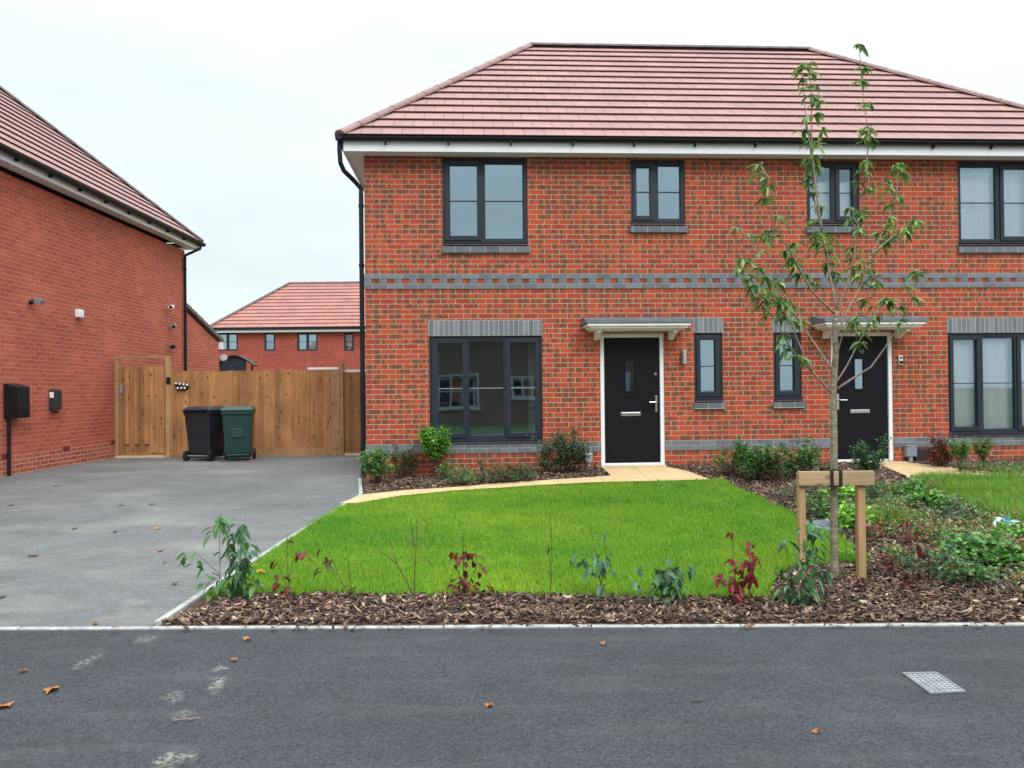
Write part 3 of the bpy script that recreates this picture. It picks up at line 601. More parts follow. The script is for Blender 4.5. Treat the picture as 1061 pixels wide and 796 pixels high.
# doors
def door(D, flip, label):
    u0, u1, z0, z1 = D; W_ = u1-u0; h = z1-z0
    root = bpy.data.objects.new('front_door', None); S.collection.objects.link(root); root.parent = H; root.location = (u0, .02, z0); root['label'] = label
    mb = MB(); w = .062
    mb.box((0, 0, 0), (w, .08, h)); mb.box((W_-w, 0, 0), (W_, .08, h)); mb.box((w, .0012, h-w), (W_-w, .08, h)); mb.box((w, .0012, .0), (W_-w, .08, .045))
    mb.build('door_frame', MAT['white'], root, bevel=.004)
    mb = MB(); mb.box((w+.004, -.0+.012, .018+.03), (W_-w-.004, .035, .075)); mb.build('threshold', MAT['white'], root, bevel=.003)
    # leaf with hole for the glazed slot
    g0, g1, gzb, gzt = .40, .54, h-.88, h-.42
    l0, l1, lb, lt = w+.004, W_-w-.004, .078, h-w-.004
    mb = MB()
    mb.box((l0, .03, lb), (g0, .07, lt)); mb.box((g1, .03, lb), (l1, .07, lt)); mb.box((g0, .03, lb), (g1, .07, gzb)); mb.box((g0, .03, gzt), (g1, .07, lt))
    leaf = mb.build('leaf', MAT['door'], root)
    mb = MB(); frame_ring(mb, g0-.018, g1+.018, gzb-.018, gzt+.018, .018, .022, .0295)
    for (a, b, c, d) in ((l0+.11, l1-.11, lb+.02, .0),):
        pass
    mb.build('moulding', MAT['door'], root)
    mb = MB(); mb.box((l0+.10, .0265, lb+.10), (l1-.10, .0296, lb+.22)); mb.build('kick_panel', MAT['door'], root, bevel=.001)
    mb = MB(); mb.box((g0, .045, gzb), (g1, .05, gzt)); mb.build('glazing', MAT['glass'], root)
    mb = MB(); c = (g0+g1)/2; zl = h-1.23
    mb.box((c-.155, .020, zl-.028), (c+.155, .0295, zl+.028)); mb.box((c-.135, .015, zl-.018), (c+.135, .0199, zl+.020)); mb.build('letterbox', MAT['chrome'], root, bevel=.003)
    hx = l1-.055 if not flip else l0+.055; zz = h-1.07; sg = -1 if not flip else 1
    mb = MB(); mb.box((hx-.016, .018, zz-.13), (hx+.016, .0295, zz+.11)); mb.tube([(hx, .02, zz+.02), (hx, -.03, zz+.02), (hx+sg*.02, -.038, zz+.02), (hx+sg*.12, -.038, zz+.018)], .010, 8)
    mb.build('door_handle', MAT['chrome'], root, bevel=.002)
    if not flip:
        mb = MB(); mb.tube([(W_*.5+.0+.02, .0299, h-.40+.35-.2), (W_*.5+.02, .024, h-.25)], .0, 8) if False else mb.tube([(l1-.06, .0299, h-.62), (l1-.06, .022, h-.62)], .02, 12); mb.build('door_lock', MAT['silver'], root)
    # interior dark hall
    mb = MB(); mb.face([(0, 1.6, 0), (W_, 1.6, 0), (W_, 1.6, h), (0, 1.6, h)]); mb.build('hall_backdrop', MAT['inner'], root)
    return root
d1 = door(DR, False, 'black front door with small vertical glazed slot, no number')
d2 = door(mirw(DR), True, 'black front door numbered 45, partly behind the tree trunk')
fc = bpy.data.curves.new('num', 'FONT'); fc.body = '45'; fc.size = .09; fc.extrude = .002; fc.align_x = 'CENTER'
fo = bpy.data.objects.new('num', fc); S.collection.objects.link(fo); bpy.context.view_layer.update()
me = bpy.data.meshes.new_from_object(fo); bpy.data.objects.remove(fo)
me.materials.clear(); me.materials.append(MAT['silver'])
no_ = bpy.data.objects.new('house_number', me); S.collection.objects.link(no_); no_.parent = d2; no_.location = (.515, .026, DR[3]-DR[2]-.33); no_.rotation_euler = (R(90), 0, 0)
# canopies
def canopy(uc, label, wide=1.56):
    root = bpy.data.objects.new('door_canopy', None); S.collection.objects.link(root); root.parent = H; root.location = (uc, 0, 2.37); root['label'] = label
    def lip(mb, hw, dep, z0, z1): mb.box((-hw, -dep, z0), (hw, -.002, z1))
    mb = MB(); hw = wide/2
    mb.extrude([(-hw, -.46, .105), (-hw, -.002, .105), (-hw, -.002, .23), (-hw, -.46, .145)], (2*hw, 0, 0)); mb.box((-hw-.012, -.475, .105), (hw+.012, -.455, .16)); mb.box((-hw-.012, -.4549, .105), (-hw-.0005, -.002, .16)); mb.box((hw+.0005, -.4549, .105), (hw+.012, -.002, .16))
    mb.build('canopy_roof', MAT['leadroof'], root, bevel=.003)
    mb = MB(); lip(mb, hw-.015, .455, .062, .1045); lip(mb, hw-.05, .42, .030, .0615); lip(mb, hw-.09, .38, .010, .0295); mb.build('cornice', MAT['cream'], root, bevel=.006)
    for s in (-1, 1):
        mb = MB(); x = s*(hw-.21); pr = [(x-.035, -.002, .0095), (x-.035, -.33, .0095), (x-.035, -.33, -.03), (x-.035, -.22, -.05), (x-.035, -.13, -.09), (x-.035, -.08, -.12), (x-.035, -.002, -.12)]
        mb.extrude(pr, (.07, 0, 0)); mb.build('bracket', MAT['cream'], root, bevel=.003)
canopy(4.04, 'grey topped white canopy over the left hand black door'); canopy(WID-4.04, 'grey topped white canopy over the door numbered 45, behind the branches')
# interiors: a room behind each window
def room(u0, u1, z0, z1, y0=.13, y1=3.6):
    mb = MB()
    mb.face([(u0, y1, z0), (u1, y1, z0), (u1, y1, z1), (u0, y1, z1)]); mb.face([(u0, y0, z0), (u0, y1, z0), (u0, y1, z1), (u0, y0, z1)]); mb.face([(u1, y0, z0), (u1, y1, z0), (u1, y1, z1), (u1, y0, z1)])
    mb.face([(u0, y0, z0), (u1, y0, z0), (u1, y1, z0), (u0, y1, z0)]); mb.face([(u0, y0, z1), (u1, y0, z1), (u1, y1, z1), (u0, y1, z1)])
    mb.build('interior_room', MAT['inner'], H)
room(.25, 3.4, .3, 2.7); room(.25, 3.4, 2.95, 5.15); room(4.65, 5.75, .3, 2.7); room(3.5, 5.7, 2.95, 5.15)
room(WID-3.4, WID-.25, .3, 2.7); room(WID-3.4, WID-.25, 2.95, 5.15); room(WID-5.72, WID-4.65, .3, 2.7); room(WID-5.7, WID-3.5, 2.95, 5.15)
# white internal door seen through the big window
a, _ = hu(547.5, 400, .85); b, _ = hu(570, 400, .85)
mb = MB(); mb.box((a, .85, .31), (b, .89, 2.24)); idr = mb.build('internal_door', MAT['innerdoor'], H, bevel=.004)
mb = MB(); mb.tube([(a+.06, .845, 1.22), (a+.06, .80, 1.22), (a+.16, .79, 1.22)], .012); mb.build('handle', MAT['black'], idr)
# roof
ov = .31; ez = hu(600, 143.3, -ov)[1]
RV = 3.75
ur0, rz0 = hu(549, 49, RV); ur1, rz1 = hu(838, 53.5, RV); rz = (rz0+rz1)/2
A = (-ov, -ov, ez); B = (WID+ov, -ov, ez); Cc = (ur1, RV, rz); Dd = (ur0, RV, rz); A2 = (-ov, 2*RV+ov, ez); B2 = (WID+ov, 2*RV+ov, ez)
mb = MB(); tiled_slope(mb, A, B, Cc, Dd, 15); 
tiled_slope(mb, A2, A, Dd, Dd, 15, u0=3.1); tiled_slope(mb, B, B2, Cc, Cc, 15, u0=5.); tiled_slope(mb, B2, A2, Dd, Cc, 15)
roof = mb.build('roof', MAT['tile'], H)
def lift(p, z=.045): return Vector(p)+Vector((0, 0, z))
ridge_caps(lift(A, .03), lift(Dd, .03), .095, 'hip_tiles', MAT['ridge'], H); ridge_caps(lift(B, .03), lift(Cc, .03), .095, 'hip_tiles', MAT['ridge'], H)
ridge_caps(lift(Dd, .03), lift(Cc, .03), .095, 'ridge_tiles', MAT['ridgegrey'], H); ridge_caps(lift(A2, .03), lift(Dd, .03), .095, 'hip_tiles', MAT['ridge'], H)
ridge_caps(lift(B2, .03), lift(Cc, .03), .095, 'hip_tiles', MAT['ridge'], H)
fb = ez-.20; ft = ez-.02; y1_ = 2*RV
def ringbox(mb, o, z0, z1, th):
    mb.box((-o, -o, z0), (WID+o, -o+th, z1)); mb.box((-o, y1_+o-th, z0), (WID+o, y1_+o, z1)); mb.box((-o, -o+th, z0), (-o+th, y1_+o-th, z1)); mb.box((WID+o-th, -o+th, z0), (WID+o, y1_+o-th, z1))
mb = MB(); ringbox(mb, .26, fb, ft, .02); mb.build('fascia', MAT['white'], H)
mb = MB(); mb.face([(-.25, -.25, fb+.012), (WID+.25, -.25, fb+.012), (WID+.25, .02, fb+.012), (-.25, .02, fb+.012)][::-1]); mb.face([(-.25, 0, fb+.013), (0.02, 0, fb+.013), (0.02, y1_+.3, fb+.013), (-.25, y1_+.3, fb+.013)][::-1]); mb.face([(WID-.02, 0, fb+.013), (WID+.25, 0, fb+.013), (WID+.25, y1_+.3, fb+.013), (WID-.02, y1_+.3, fb+.013)][::-1])
mb.build('soffit', MAT['white'], H)
def gutter(mb, P, Q, outv, r=.052):
    P, Q, o = Vector(P), Vector(Q), Vector(outv)
    for rr, fl in ((r, 1), (r-.006, -1)):
        ra = [P+o*(r-rr*math.cos(t))*1.0-Vector((0, 0, math.sin(t)*rr*1.15)) for t in [math.pi*j/10 for j in range(11)]]
        rb = [p+(Q-P) for p in ra]
        for j in range(10): mb.face([ra[j], rb[j], rb[j+1], ra[j+1]])
    for p in (P, Q): mb.face([p+o*(r-r*math.cos(t))-Vector((0, 0, math.sin(t)*r*1.15)) for t in [math.pi*j/10 for j in range(11)]])
gzv = ez-.005
mb = MB(); gutter(mb, (-.262-.10, -.262, gzv), (WID+.37, -.262, gzv), (0, -1, 0)); gutter(mb, (-.262, -.37, gzv), (-.262, y1_+.3, gzv), (-1, 0, 0)); 
k = .35
while k < WID+.3:
    mb.box((k-.012, -.275, gzv-.10), (k+.012, -.261, gzv-.02)); mb.tube([(k, -.268, gzv-.095), (k, -.36, gzv-.065)], .010, 6); k += .92
mb.build('gutter', MAT['black'], H)
# downpipe: swan neck from the corner and straight down the gable side
mb = MB(); gx, gy = -.32, -.24
xa = -.045
mb.tube([(gx, gy, gzv-.06), (gx, gy, gzv-.18), (gx+.01, gy+.01, gzv-.36), (gx+.05, gy+.06, gzv-.46), (xa-.10, .0, gzv-.56), (xa-.01, .06, gzv-.66), (xa-.01, .06, gzv-.8), (xa-.01, .06, .26), (xa-.04, .03, .2)], .035, 10)
for z in (4.3, 3.4, 2.4, 1.4, .6): mb.tube([(xa-.01, .06, z-.02), (xa-.01, .06, z+.02)], .042, 10)
mb.build('downpipe', MAT['black'], H, smooth=False)
# gas meter pipe cover left of door, boxes right of door 2, lamp, bell
def onwall(name, label, cat, u, z): return empty(name, HC+HX*u+Vector((0, 0, z)), label, cat, rz=ANG)
LP = onwall('wall_lamp', 'slim up and down wall lamp beside the left hand black door', 'lamp', hu(708, 380)[0], hu(708, 376)[1])
mb = MB(); mb.box((-.022, -.03, 0), (.022, -.001, .06)); mb.box((-.03, -.012, -.02), (.03, -.0005, .2)); mb.build('bracket', MAT['silver'], LP)
mb = MB(); mb.tube([(.0, -.065, -.02), (0, -.065, .20)], .036, 14); mb.build('housing', MAT['chrome'], LP)
BL = onwall('doorbell_camera', 'small white doorbell camera right of the door numbered 45', 'doorbell', hu(932.5, 372)[0], hu(932.5, 378)[1])
mb = MB(); mb.box((-.03, -.028, 0), (.03, -.0006, .14)); mb.build('housing', MAT['white'], BL, bevel=.008)
mb = MB(); mb.tube([(0, -.0285, .105), (0, -.034, .105)], .018, 12); mb.build('lens', MAT['black'], BL); mb = MB(); mb.box((-.026, -.0325, .012), (.026, -.0285, .06)); mb.build('button_panel', MAT['black'], BL)
MBX = onwall('meter_box', 'small grey utility box with duct right of the door numbered 45', 'meter box', hu(941, 470)[0], .30)
mb = MB(); mb.box((-.085, -.10, .12), (.085, -.0135, .29)); mb.box((-.09, -.108, .275), (.09, -.0135, .295)); mb.build('cover', MAT['silver'], MBX, bevel=.01); mb = MB(); mb.tube([(.0, -.06, -.08), (0, -.06, .1195)], .032, 10); mb.build('duct', MAT['greyplastic'], MBX)
AB = onwall('vent_box', 'dark brown vent box beside the small grey utility box', 'vent', hu(954, 470)[0], .30)
mb = MB(); mb.box((-.115, -.06, .02), (.115, -.0135, .25)); mb.build('cowl', MAT['brown'], AB, bevel=.01); mb = MB()
for k in range(6): mb.box((-.10, -.068, .04+k*.033), (.10, -.0605, .055+k*.033))
mb.build('louvre', MAT['brown'], AB)
GM = onwall('gas_pipe_fitting', 'grey gas pipe fitting at the wall left of the left hand door', 'pipe fitting', hu(609, 480)[0], .27)
mb = MB(); mb.tube([(0, -.08, -.06), (0, -.08, .10), (-.01, -.08, .16)], .03, 10); mb.build('duct', MAT['greyplastic'], GM, smooth=True)
mb = MB(); mb.tube([(.0, -.04, .20), (.0, -.15, .20)], .055, 12); mb.tube([(.03, -.08, .28), (.03, -.08, .36), (-.04, -.03, .38)], .014, 8); mb.tube([(-.055, -.08, .25), (.06, -.08, .25)], .03, 10); mb.build('regulator', MAT['greyplastic'], GM)
# curtains
def curt(u0, u1, z0, z1, label, ph=0., amp=.03, fr=30):
    o = empty('curtain', HC+HX*((u0+u1)/2)+HN*.15+Vector((0, 0, z1)), label, 'curtain', rz=ANG)
    mb = MB(); n = 120; W_ = (u1-u0)
    for i in range(n):
        a, b = -W_/2+W_*i/n, -W_/2+W_*(i+1)/n
        f = lambda s: amp*math.sin(s*fr+ph+.8*math.sin(s*9+ph))
        mb.face([(a, f(a)*1.15, z0-z1), (b, f(b)*1.15, z0-z1), (b, f(b), 0), (a, f(a), 0)])
    c = mb.build('fabric', MAT['curtain'], o, smooth=True); mb = MB(); mb.tube([(-W_/2, 0, .0), (W_/2, 0, 0)], .012, 8); mb.build('curtain_rail', MAT['white'], o)
a, b = mir(UW[0]+.06, UW[1]-.06); curt(a, b, UW[2]+.05, UW[3]-.04, 'white net curtain hanging in the upper window at far right', .4, .016)
a, b = mir(GW[0]+.06, GW[1]-.06); curt(a, b, GW[2]+.05, GW[3]-.07, 'white net curtain in the ground floor window right of the tree', 1.2, .018, 26)
a, b = mir(MW[0]+.06, MW[1]-.06); curt(a, b, MW[2]+.05, MW[3]-.3, 'white half curtain in the small upper window behind the tree', 2.2, .014)

# ------------------------------------------------------------------ left neighbour house
LX, LY = -8.16, 19.05; LA = R(.47)
LH = empty('side_neighbour_house', (LX, LY, 0), 'plain red brick house at the left edge with black downpipe at its corner', 'house', rz=LA)
LD = Vector((-math.sin(LA), math.cos(LA), 0)); LN = Vector((math.cos(LA), math.sin(LA), 0)); LO = Vector((LX, LY, 0))
def lw(px, py, off=0.):       # photo point on the neighbour's side wall -> local (y, z)
    r = ray(px, py); o = LO+LN*off-Vector((0, 0, CAMZ)); t = (o.x*LN.x+o.y*LN.y)/(r.x*LN.x+r.y*LN.y); p = r*t; return (Vector((p.x, p.y, 0))-LO).dot(LD), CAMZ+p.z
lez = lw(100, 199.5, .30)[1]; print('left eave z', lez, lw(195, 300), lw(5, 470))
LLEN = 11.5; LW = 9.
mb = MB(); wt = lez-.25
mb.face([(0, -LLEN, -.1), (0, 0, -.1), (0, 0, wt), (0, -LLEN, wt)][::1]); mb.face([(-LW, 0, -.1), (0, 0, -.1), (0, 0, wt), (-LW, 0, wt)]); mb.face([(-LW, -LLEN, -.1), (0, -LLEN, -.1), (0, -LLEN, wt), (-LW, -LLEN, wt)]); mb.face([(-LW, -LLEN, -.1), (-LW, 0, -.1), (-LW, 0, wt), (-LW, -LLEN, wt)])
mb.build('wall', MAT['red'], LH)
mb = MB(); mb.box((.0005, -LLEN, -.05), (.012, 0, .53)); mb.build('plinth', MAT['plinth'], LH)
r_ = 3.35; rh = 2.95
# keep the hip silhouette passing through the photo: corner (205,247) and (0,88)
mb = MB(); A = (.32, -LLEN-.4, lez); B = (.32, .3, lez); C2 = (.32-r_, .3-r_, lez+rh); D2 = (.32-r_, -LLEN-.4+r_, lez+rh)
tiled_slope(mb, A, B, C2, D2, 13); Bk = (-LW-.4, .3, lez); Fk = (-LW-.4, -LLEN-.4, lez); rb = (-LW-.4+r_, .3-r_, lez+rh); rf = (-LW-.4+r_, -LLEN-.4+r_, lez+rh)
tiled_slope(mb, B, Bk, rb, C2, 13); tiled_slope(mb, Bk, Fk, rf, rb, 13); tiled_slope(mb, Fk, A, D2, rf, 13); mb.face([C2, rb, rf, D2])
mb.build('roof', MAT['tile'], LH); ridge_caps(lift(B, .03), lift(C2, .03), .10, 'hip_tiles', MAT['ridgegrey'], LH); ridge_caps(lift(C2, .03), lift(D2, .03), .10, 'ridge_tiles', MAT['ridgegrey'], LH)
mb = MB(); mb.box((.24, -LLEN-.3, lez-.18), (.26, .24, lez-.05)); mb.box((-LW, .22, lez-.1799), (.24, .24, lez-.05)); mb.build('fascia', MAT['white'], LH)
mb = MB(); mb.face([(0, -LLEN-.3, lez-.17), (.24, -LLEN-.3, lez-.17), (.24, .22, lez-.17), (0, .22, lez-.17)]); mb.face([(-LW, 0, lez-.171), (0, 0, lez-.171), (0, .22, lez-.171), (-LW, .22, lez-.171)]); mb.build('soffit', MAT['white'], LH)
mb = MB(); gutter(mb, (.262, -LLEN-.4, lez-.01), (.262, .35, lez-.01), (1, 0, 0), .07); gutter(mb, (-LW, .242, lez-.01), (.36, .242, lez-.01), (0, 1, 0))
k = -LLEN
while k < 0: mb.box((.261, k-.014, lez-.12), (.33, k+.014, lez-.06)); k += .9
mb.build('gutter', MAT['black'], LH)
mb = MB(); mb.tube([(.31, .22, lez-.06), (.31, .20, lez-.16), (.2, .0, lez-.28), (.06, -.10, lez-.38), (.05, -.10, lez-.5), (.05, -.10, .3)], .035, 10)
for z in (4.6, 3.6, 2.6, 1.6): mb.tube([(.05, -.1, z-.02), (.05, -.1, z+.02)], .043, 10)
mb.build('downpipe', MAT['black'], LH)
for px, py in ((5, 472.7), (68, 465), (117, 459)):
    y, z = lw(px, py); z = round((z-.23)/.075)*.075+.23+.005; mb = MB(); mb.box((.0125, y-.105, z-.032), (.020, y+.105, z+.032), None)
    ab = mb.build('air_brick', MAT['tileunder'] if False else plain('air_brick', (.14,.025,.02), .8), LH)
def side(name, label, cat, px, py, group=None):
    y, z = lw(px, py); return empty(name, LO+LD*y+Vector((0, 0, z)), label, cat, group, rz=LA)
def sy(px, py): return lw(px, py)
# electricity box
E1 = side('electric_meter_box', 'black wall box on the left brick wall with a thin black pipe to the ground', 'meter box', 11, 416)
y0, z0 = lw(11, 416); hw = .18
mb = MB(); mb.extrude([(.001, -hw, -.27), (.20, -hw, -.27), (.20, -hw, .24), (.001, -hw, .29)], (0, 2*hw, 0)); mb.build('housing', MAT['black'], E1, bevel=.008)
mb = MB(); mb.box((.201, -hw+.03, -.24), (.207, hw-.03, .22)); mb.build('door', MAT['black'], E1, bevel=.003)
mb = MB(); mb.tube([(.05, -.12, -.27), (.05, -.12, .22-z0)], .028, 8); mb.build('pipe', MAT['black'], E1)
EV = side('charger', 'dark rounded car charger with white label on the left brick wall', 'charger', 54, 414)
mb = MB(); mb.box((.001, -.11, -.185), (.12, .11, .185)); mb.build('housing', MAT['silver'] if False else plain('charger_body', (.03,.035,.045), .3), EV, bevel=.03)
mb = MB(); mb.box((.025, -.1135, .03), (.095, -.111, .13)); mb.build('label_plate', MAT['white'], EV)
mb = MB(); mb.tube([(.08, 0, -.2), (.08, .0, -.24)], .035, 10); mb.build('socket', MAT['black'], EV)
FL = side('floodlight', 'grey floodlight high on the left brick wall near the frame edge', 'floodlight', 32, 310)
mb = MB(); mb.box((.08, -.06, -.03), (.20, .07, .06), Matrix.Rotation(R(20), 4, 'Y')); mb.build('lamp_head', MAT['silver'], FL, bevel=.01); mb = MB(); mb.tube([(.001, 0, -.03), (.10, 0, -.02)], .022, 8); mb.build('bracket', MAT['black'], FL)
mb = MB(); mb.tube([(.06, -.11, -.08), (.06, -.06, -.05)], .035, 10); mb.build('sensor', MAT['black'], FL)
AL = side('alarm_sensor_box', 'small cream square box on the left brick wall between floodlight and gate', 'sensor', 80, 325)
mb = MB(); mb.box((.001, -.085, -.075), (.085, .085, .075)); mb.build('housing', MAT['white'], AL, bevel=.012); mb = MB(); mb.box((.0855, -.05, -.04), (.09, .05, .04)); mb.build('cover', MAT['cream'], AL, bevel=.002)
for (px, py, mt, lb) in ((174, 319, 'white', 'white camera, topmost of three beside the corner downpipe'), (177, 339, 'silver', 'grey camera, middle of three beside the corner downpipe'), (176, 360, 'black', 'black camera, lowest of three beside the corner downpipe')):
    c = side('security_camera', lb, 'camera', px, py, 'cameras by the corner downpipe'); c['group'] = 'cameras by the corner downpipe'
    mb = MB(); mb.tube([(.001, 0, .0), (.03, 0, 0), (.10, -.02, .02)], .022, 8); mb.build('bracket', MAT[mt], c)
    mb = MB(); mb.tube([(.10, .02, .03), (.13, -.14, .0)], [.045, .05], 12); mb.build('camera_body', MAT[mt], c); mb = MB(); mb.tube([(.1305, -.141, .0), (.133, -.155, -.002)], .036, 12); mb.build('lens', MAT['black'], c)

# brick outbuilding behind the corner of the neighbour house, its gable end facing the drive
GXp = -8.42
def gpt(px, py): r = ray(px, py); t = GXp/r.x; return Vector((GXp, r.y*t, CAMZ+r.z*t))
g0, g1 = gpt(186, 311), gpt(228.5, 352.5)
gsl = (g0.z-g1.z)/(g1.y-g0.y); YR = g0.y-1.6; zR = g1.z+gsl*(g1.y-YR)
GA = empty('brick_outbuilding', (GXp, g1.y, 0), 'single storey red brick outbuilding with sloping tiled verge, seen past the corner downpipe', 'outbuilding')
yr = YR-g1.y; ze = g1.z-.10
mb = MB(); mb.extrude([(0, -.12, 0), (0, .9+yr, 0), (0, .9+yr, ze-gsl*(.9+yr)-.03), (0, -.12, ze)], (-3.4, 0, 0)); mb.build('wall', MAT['red'], GA)
mb = MB(); tiled_slope(mb, (-3.5, 0, g1.z-.02), (.03, 0, g1.z-.02), (.03, yr, zR-.02), (-3.5, yr, zR-.02), 9); mb.face([(-3.5, 0, g1.z-.05), (.03, 0, g1.z-.05), (.03, yr, zR-.05), (-3.5, yr, zR-.05)]); mb.build('roof', MAT['tile'], GA)
mb = MB(); n = 12
for k in range(n):
    a = Vector((.02, .05, g1.z)).lerp(Vector((.02, yr, zR)), k/n); b = Vector((.02, .05, g1.z)).lerp(Vector((.02, yr, zR)), (k+1.06)/n)
    mb.extrude([a+Vector((0, 0, .045)), b+Vector((0, 0, .03)), b-Vector((0, 0, .07)), a-Vector((0, 0, .06))], (.055, 0, 0))
mb.build('verge', MAT['ridgegrey'], GA); mb = MB(); mb.box((-3.4, .02, g1.z-.27), (.06, .05, g1.z-.06)); mb.box((.0005, -.16, g1.z-.27), (.06, .0195, g1.z-.06)); mb.build('fascia', MAT['white'], GA)
GY = g1.y
SL = empty('security_light', at(232, 372, GY+.05), 'small grey lamp at the corner of the brick outbuilding', 'lamp')
mb = MB(); mb.tube([(-.14, 0, 0), (.0, 0, 0)], .03, 8); mb.build('bracket', MAT['black'], SL); mb = MB(); mb.tube([(0, .03, -.02), (.02, -.08, .04)], [.07, .11], 12); mb.build('lamp_head', MAT['greyplastic'], SL)

# curved dark garden shelter
SY = 27.
a, b, tp, bt = at(229, 384, SY), at(255, 384, SY), at(243, 368, SY), at(243, 400, SY)
SH = empty('garden_shelter', (a.x, SY, 0), 'black arched garden shelter showing above the fence behind the bins', 'shelter')
w_ = b.x-a.x; arc = []
N_ = 14; hz = tp.z
pr = []
x_end = at(262, 380, SY).x-a.x
for i in range(N_+1):
    t = i/N_; x = -.12+(x_end+.12)*t; z = a.z+.12+(hz-a.z-.12)*math.sin(math.pi*(.12+.83*t)); pr.append((x, 0, z))
mb = MB()
for p, q in zip(pr[:-1], pr[1:]): mb.extrude([p, q, (q[0], 0, q[2]-.06), (p[0], 0, p[2]-.06)], (0, .5, 0))
mb.build('roof', MAT['black'], SH)
mb = MB(); pts = [(p[0], .06, p[2]-.055) for p in pr if p[0] <= w_*1.02]; mb.extrude([(pts[0][0], .06, .2), (pts[-1][0], .06, .2)]+pts[::-1], (0, .05, 0)); mb.build('end_panel', MAT['frame'], SH)
mb = MB(); mb.box((x_end-.08, .02, .2), (x_end-.02, .08, pr[-1][2]-.03)); mb.build('post', MAT['black'], SH)

# far house
FY = 42.
fe = at(300, 340, FY).z; fx0 = at(217, 340, FY).x+.35; fr = 3.4; frz = at(310, 294, FY+fr).z; FW = 22.
FH = empty('far_house', (fx0, FY, 0), 'red brick house with salmon tiled hipped roof beyond the wooden fence', 'house')
fh = []
for x0, x1, y0_, y1 in ((225, 246.4, 345, 363.7), (274, 285, 345, 363.7), (308, 329, 345, 363.7), (356.6, 366.6, 345, 363.7)):
    p, q = at(x0, y1, FY), at(x1, y0_, FY); fh.append((p.x-fx0, q.x-fx0, p.z, q.z))
mb = MB(); holed(mb, 0, FW, 0, fe-.1, fh, 0, .1); mb.face([(0, 9, 0), (0, 0, 0), (0, 0, fe-.1), (0, 9, fe-.1)]); mb.face([(FW, 9, 0), (FW, 0, 0), (FW, 0, fe-.1), (FW, 9, fe-.1)]); mb.build('wall', MAT['farbrick'], FH)
for i, h in enumerate(fh):
    W_, hh = h[1]-h[0], h[3]-h[2]; root = bpy.data.objects.new('window', None); S.collection.objects.link(root); root.parent = FH; root.location = (h[0], .03, h[2])
    mb = MB(); frame_ring(mb, 0, W_, 0, hh, .09, 0, .06)
    if W_ > .9: mb.box((W_/2-.07, 0, .09), (W_/2+.07, .06, hh-.09))
    mb.box((.09, .005, hh/2-.015), (W_-.09, .05, hh/2+.015)); mb.build('frame', MAT['frame'], root)
    mb = MB(); mb.box((.05, .03, .05), (W_-.05, .036, hh-.05)); mb.build('pane', MAT['glass'], root)
    if i in (0, 2): mb = MB(); mb.box((.09, .3, .05), (W_-.09, .31, hh*.9)); mb.build('blind', MAT['curtain'], root)
    if i == 3: mb = MB(); mb.box((.3*W_, .12, .12), (.7*W_, .13, hh*.45)); mb.build('sticker', MAT['white'], root)
mb = MB(); mb.face([(0, 3, 0), (FW, 3, 0), (FW, 3, fe), (0, 3, fe)]); mb.build('interior_room', MAT['inner'], FH)
mb = MB(); o_ = .35; A = (-o_, -o_, fe); B = (FW+o_, -o_, fe); D2 = (fr, fr, frz); C2 = (FW-fr, fr, frz); A2 = (-o_, 9+o_, fe); B2 = (FW+o_, 9+o_, fe)
D2 = (at(300, 294, FY+fr).x-fx0, fr, frz)
tiled_slope(mb, A, B, C2, D2, 13, lift=.05); tiled_slope(mb, A2, A, D2, D2, 13); tiled_slope(mb, B2, A2, D2, C2, 13); mb.build('roof', MAT['tile2'], FH)
ridge_caps(lift(A), lift(D2), .11, 'hip_tiles', MAT['ridgegrey'], FH); ridge_caps(lift(D2), lift(C2), .11, 'ridge_tiles', MAT['ridge'], FH)
mb = MB(); mb.box((-o_, -.33, fe-.24), (FW, -.31, fe-.10)); mb.build('fascia', MAT['white'], FH); mb = MB(); mb.box((-o_-.05, -.43, fe-.11), (FW, -.331, fe+.0)); mb.build('gutter', MAT['black'], FH); mb = MB(); mb.box((-.05, -.309, fe-.23), (FW, 0, fe-.21)); mb.build('soffit', MAT['white'], FH)

# ------------------------------------------------------------------ fence, gates
FZ = 15.5
def fp(px, Y=FZ): return at(px, 440, Y).x
xg0, xg1, xf1, xr0, xr1 = fp(120), fp(172.5), fp(352.5), fp(356), fp(386, 15.6)
GZ0 = G(-5, FZ)
ftop = at(260, 384, FZ).z
def boards(mb, x0, x1, z0, z1, y, w=.11, dy=.012, jit=.012):
    k = x0; i = 0
    while k < x1-.02:
        b = min(k+w, x1); zt = z1+random.uniform(-jit, jit)
        mb.extrude([(k, y-.006, z0), (b, y+.012, z0), (b, y+.028, z0), (k, y+.022, z0)], (0, 0, zt-z0)); k += w-.0005; i += 1
FN = empty('wooden_fence', ((xg1+xf1)/2, FZ, GZ0), 'tan feather-edge timber fence behind the two bins', 'fence'); ox = (xg1+xf1)/2
mb = MB(); boards(mb, xg1+.06-ox, fp(322)-ox, .02, ftop-GZ0, 0); boards(mb, fp(322)-ox, xf1-ox, .16, ftop-GZ0-.01, 0); mb.build('boards', MAT['fence'], FN)
mb = MB(); mb.box((fp(240)-ox, -.012, .0), (xf1-ox, -.001, .155)); mb.build('gravel_board', MAT['post'], FN, bevel=.003)
mb = MB(); mb.box((fp(344)-ox, -.02, 0.156), (xf1-ox, -.002, ftop-GZ0+.0)); mb.build('batten', MAT['post'], FN, bevel=.003)
mb = MB(); mb.box((fp(319)-ox, .0, ftop-GZ0+.006), (xf1-ox+.02, .07, ftop-GZ0+.05)); mb.build('capping', MAT['palewood'] if False else MAT['white'], FN)
mb = MB()
for z in (.3, .95, 1.6): mb.box((xg1+.06-ox, .028, z), (xf1-ox, .07, z+.07))
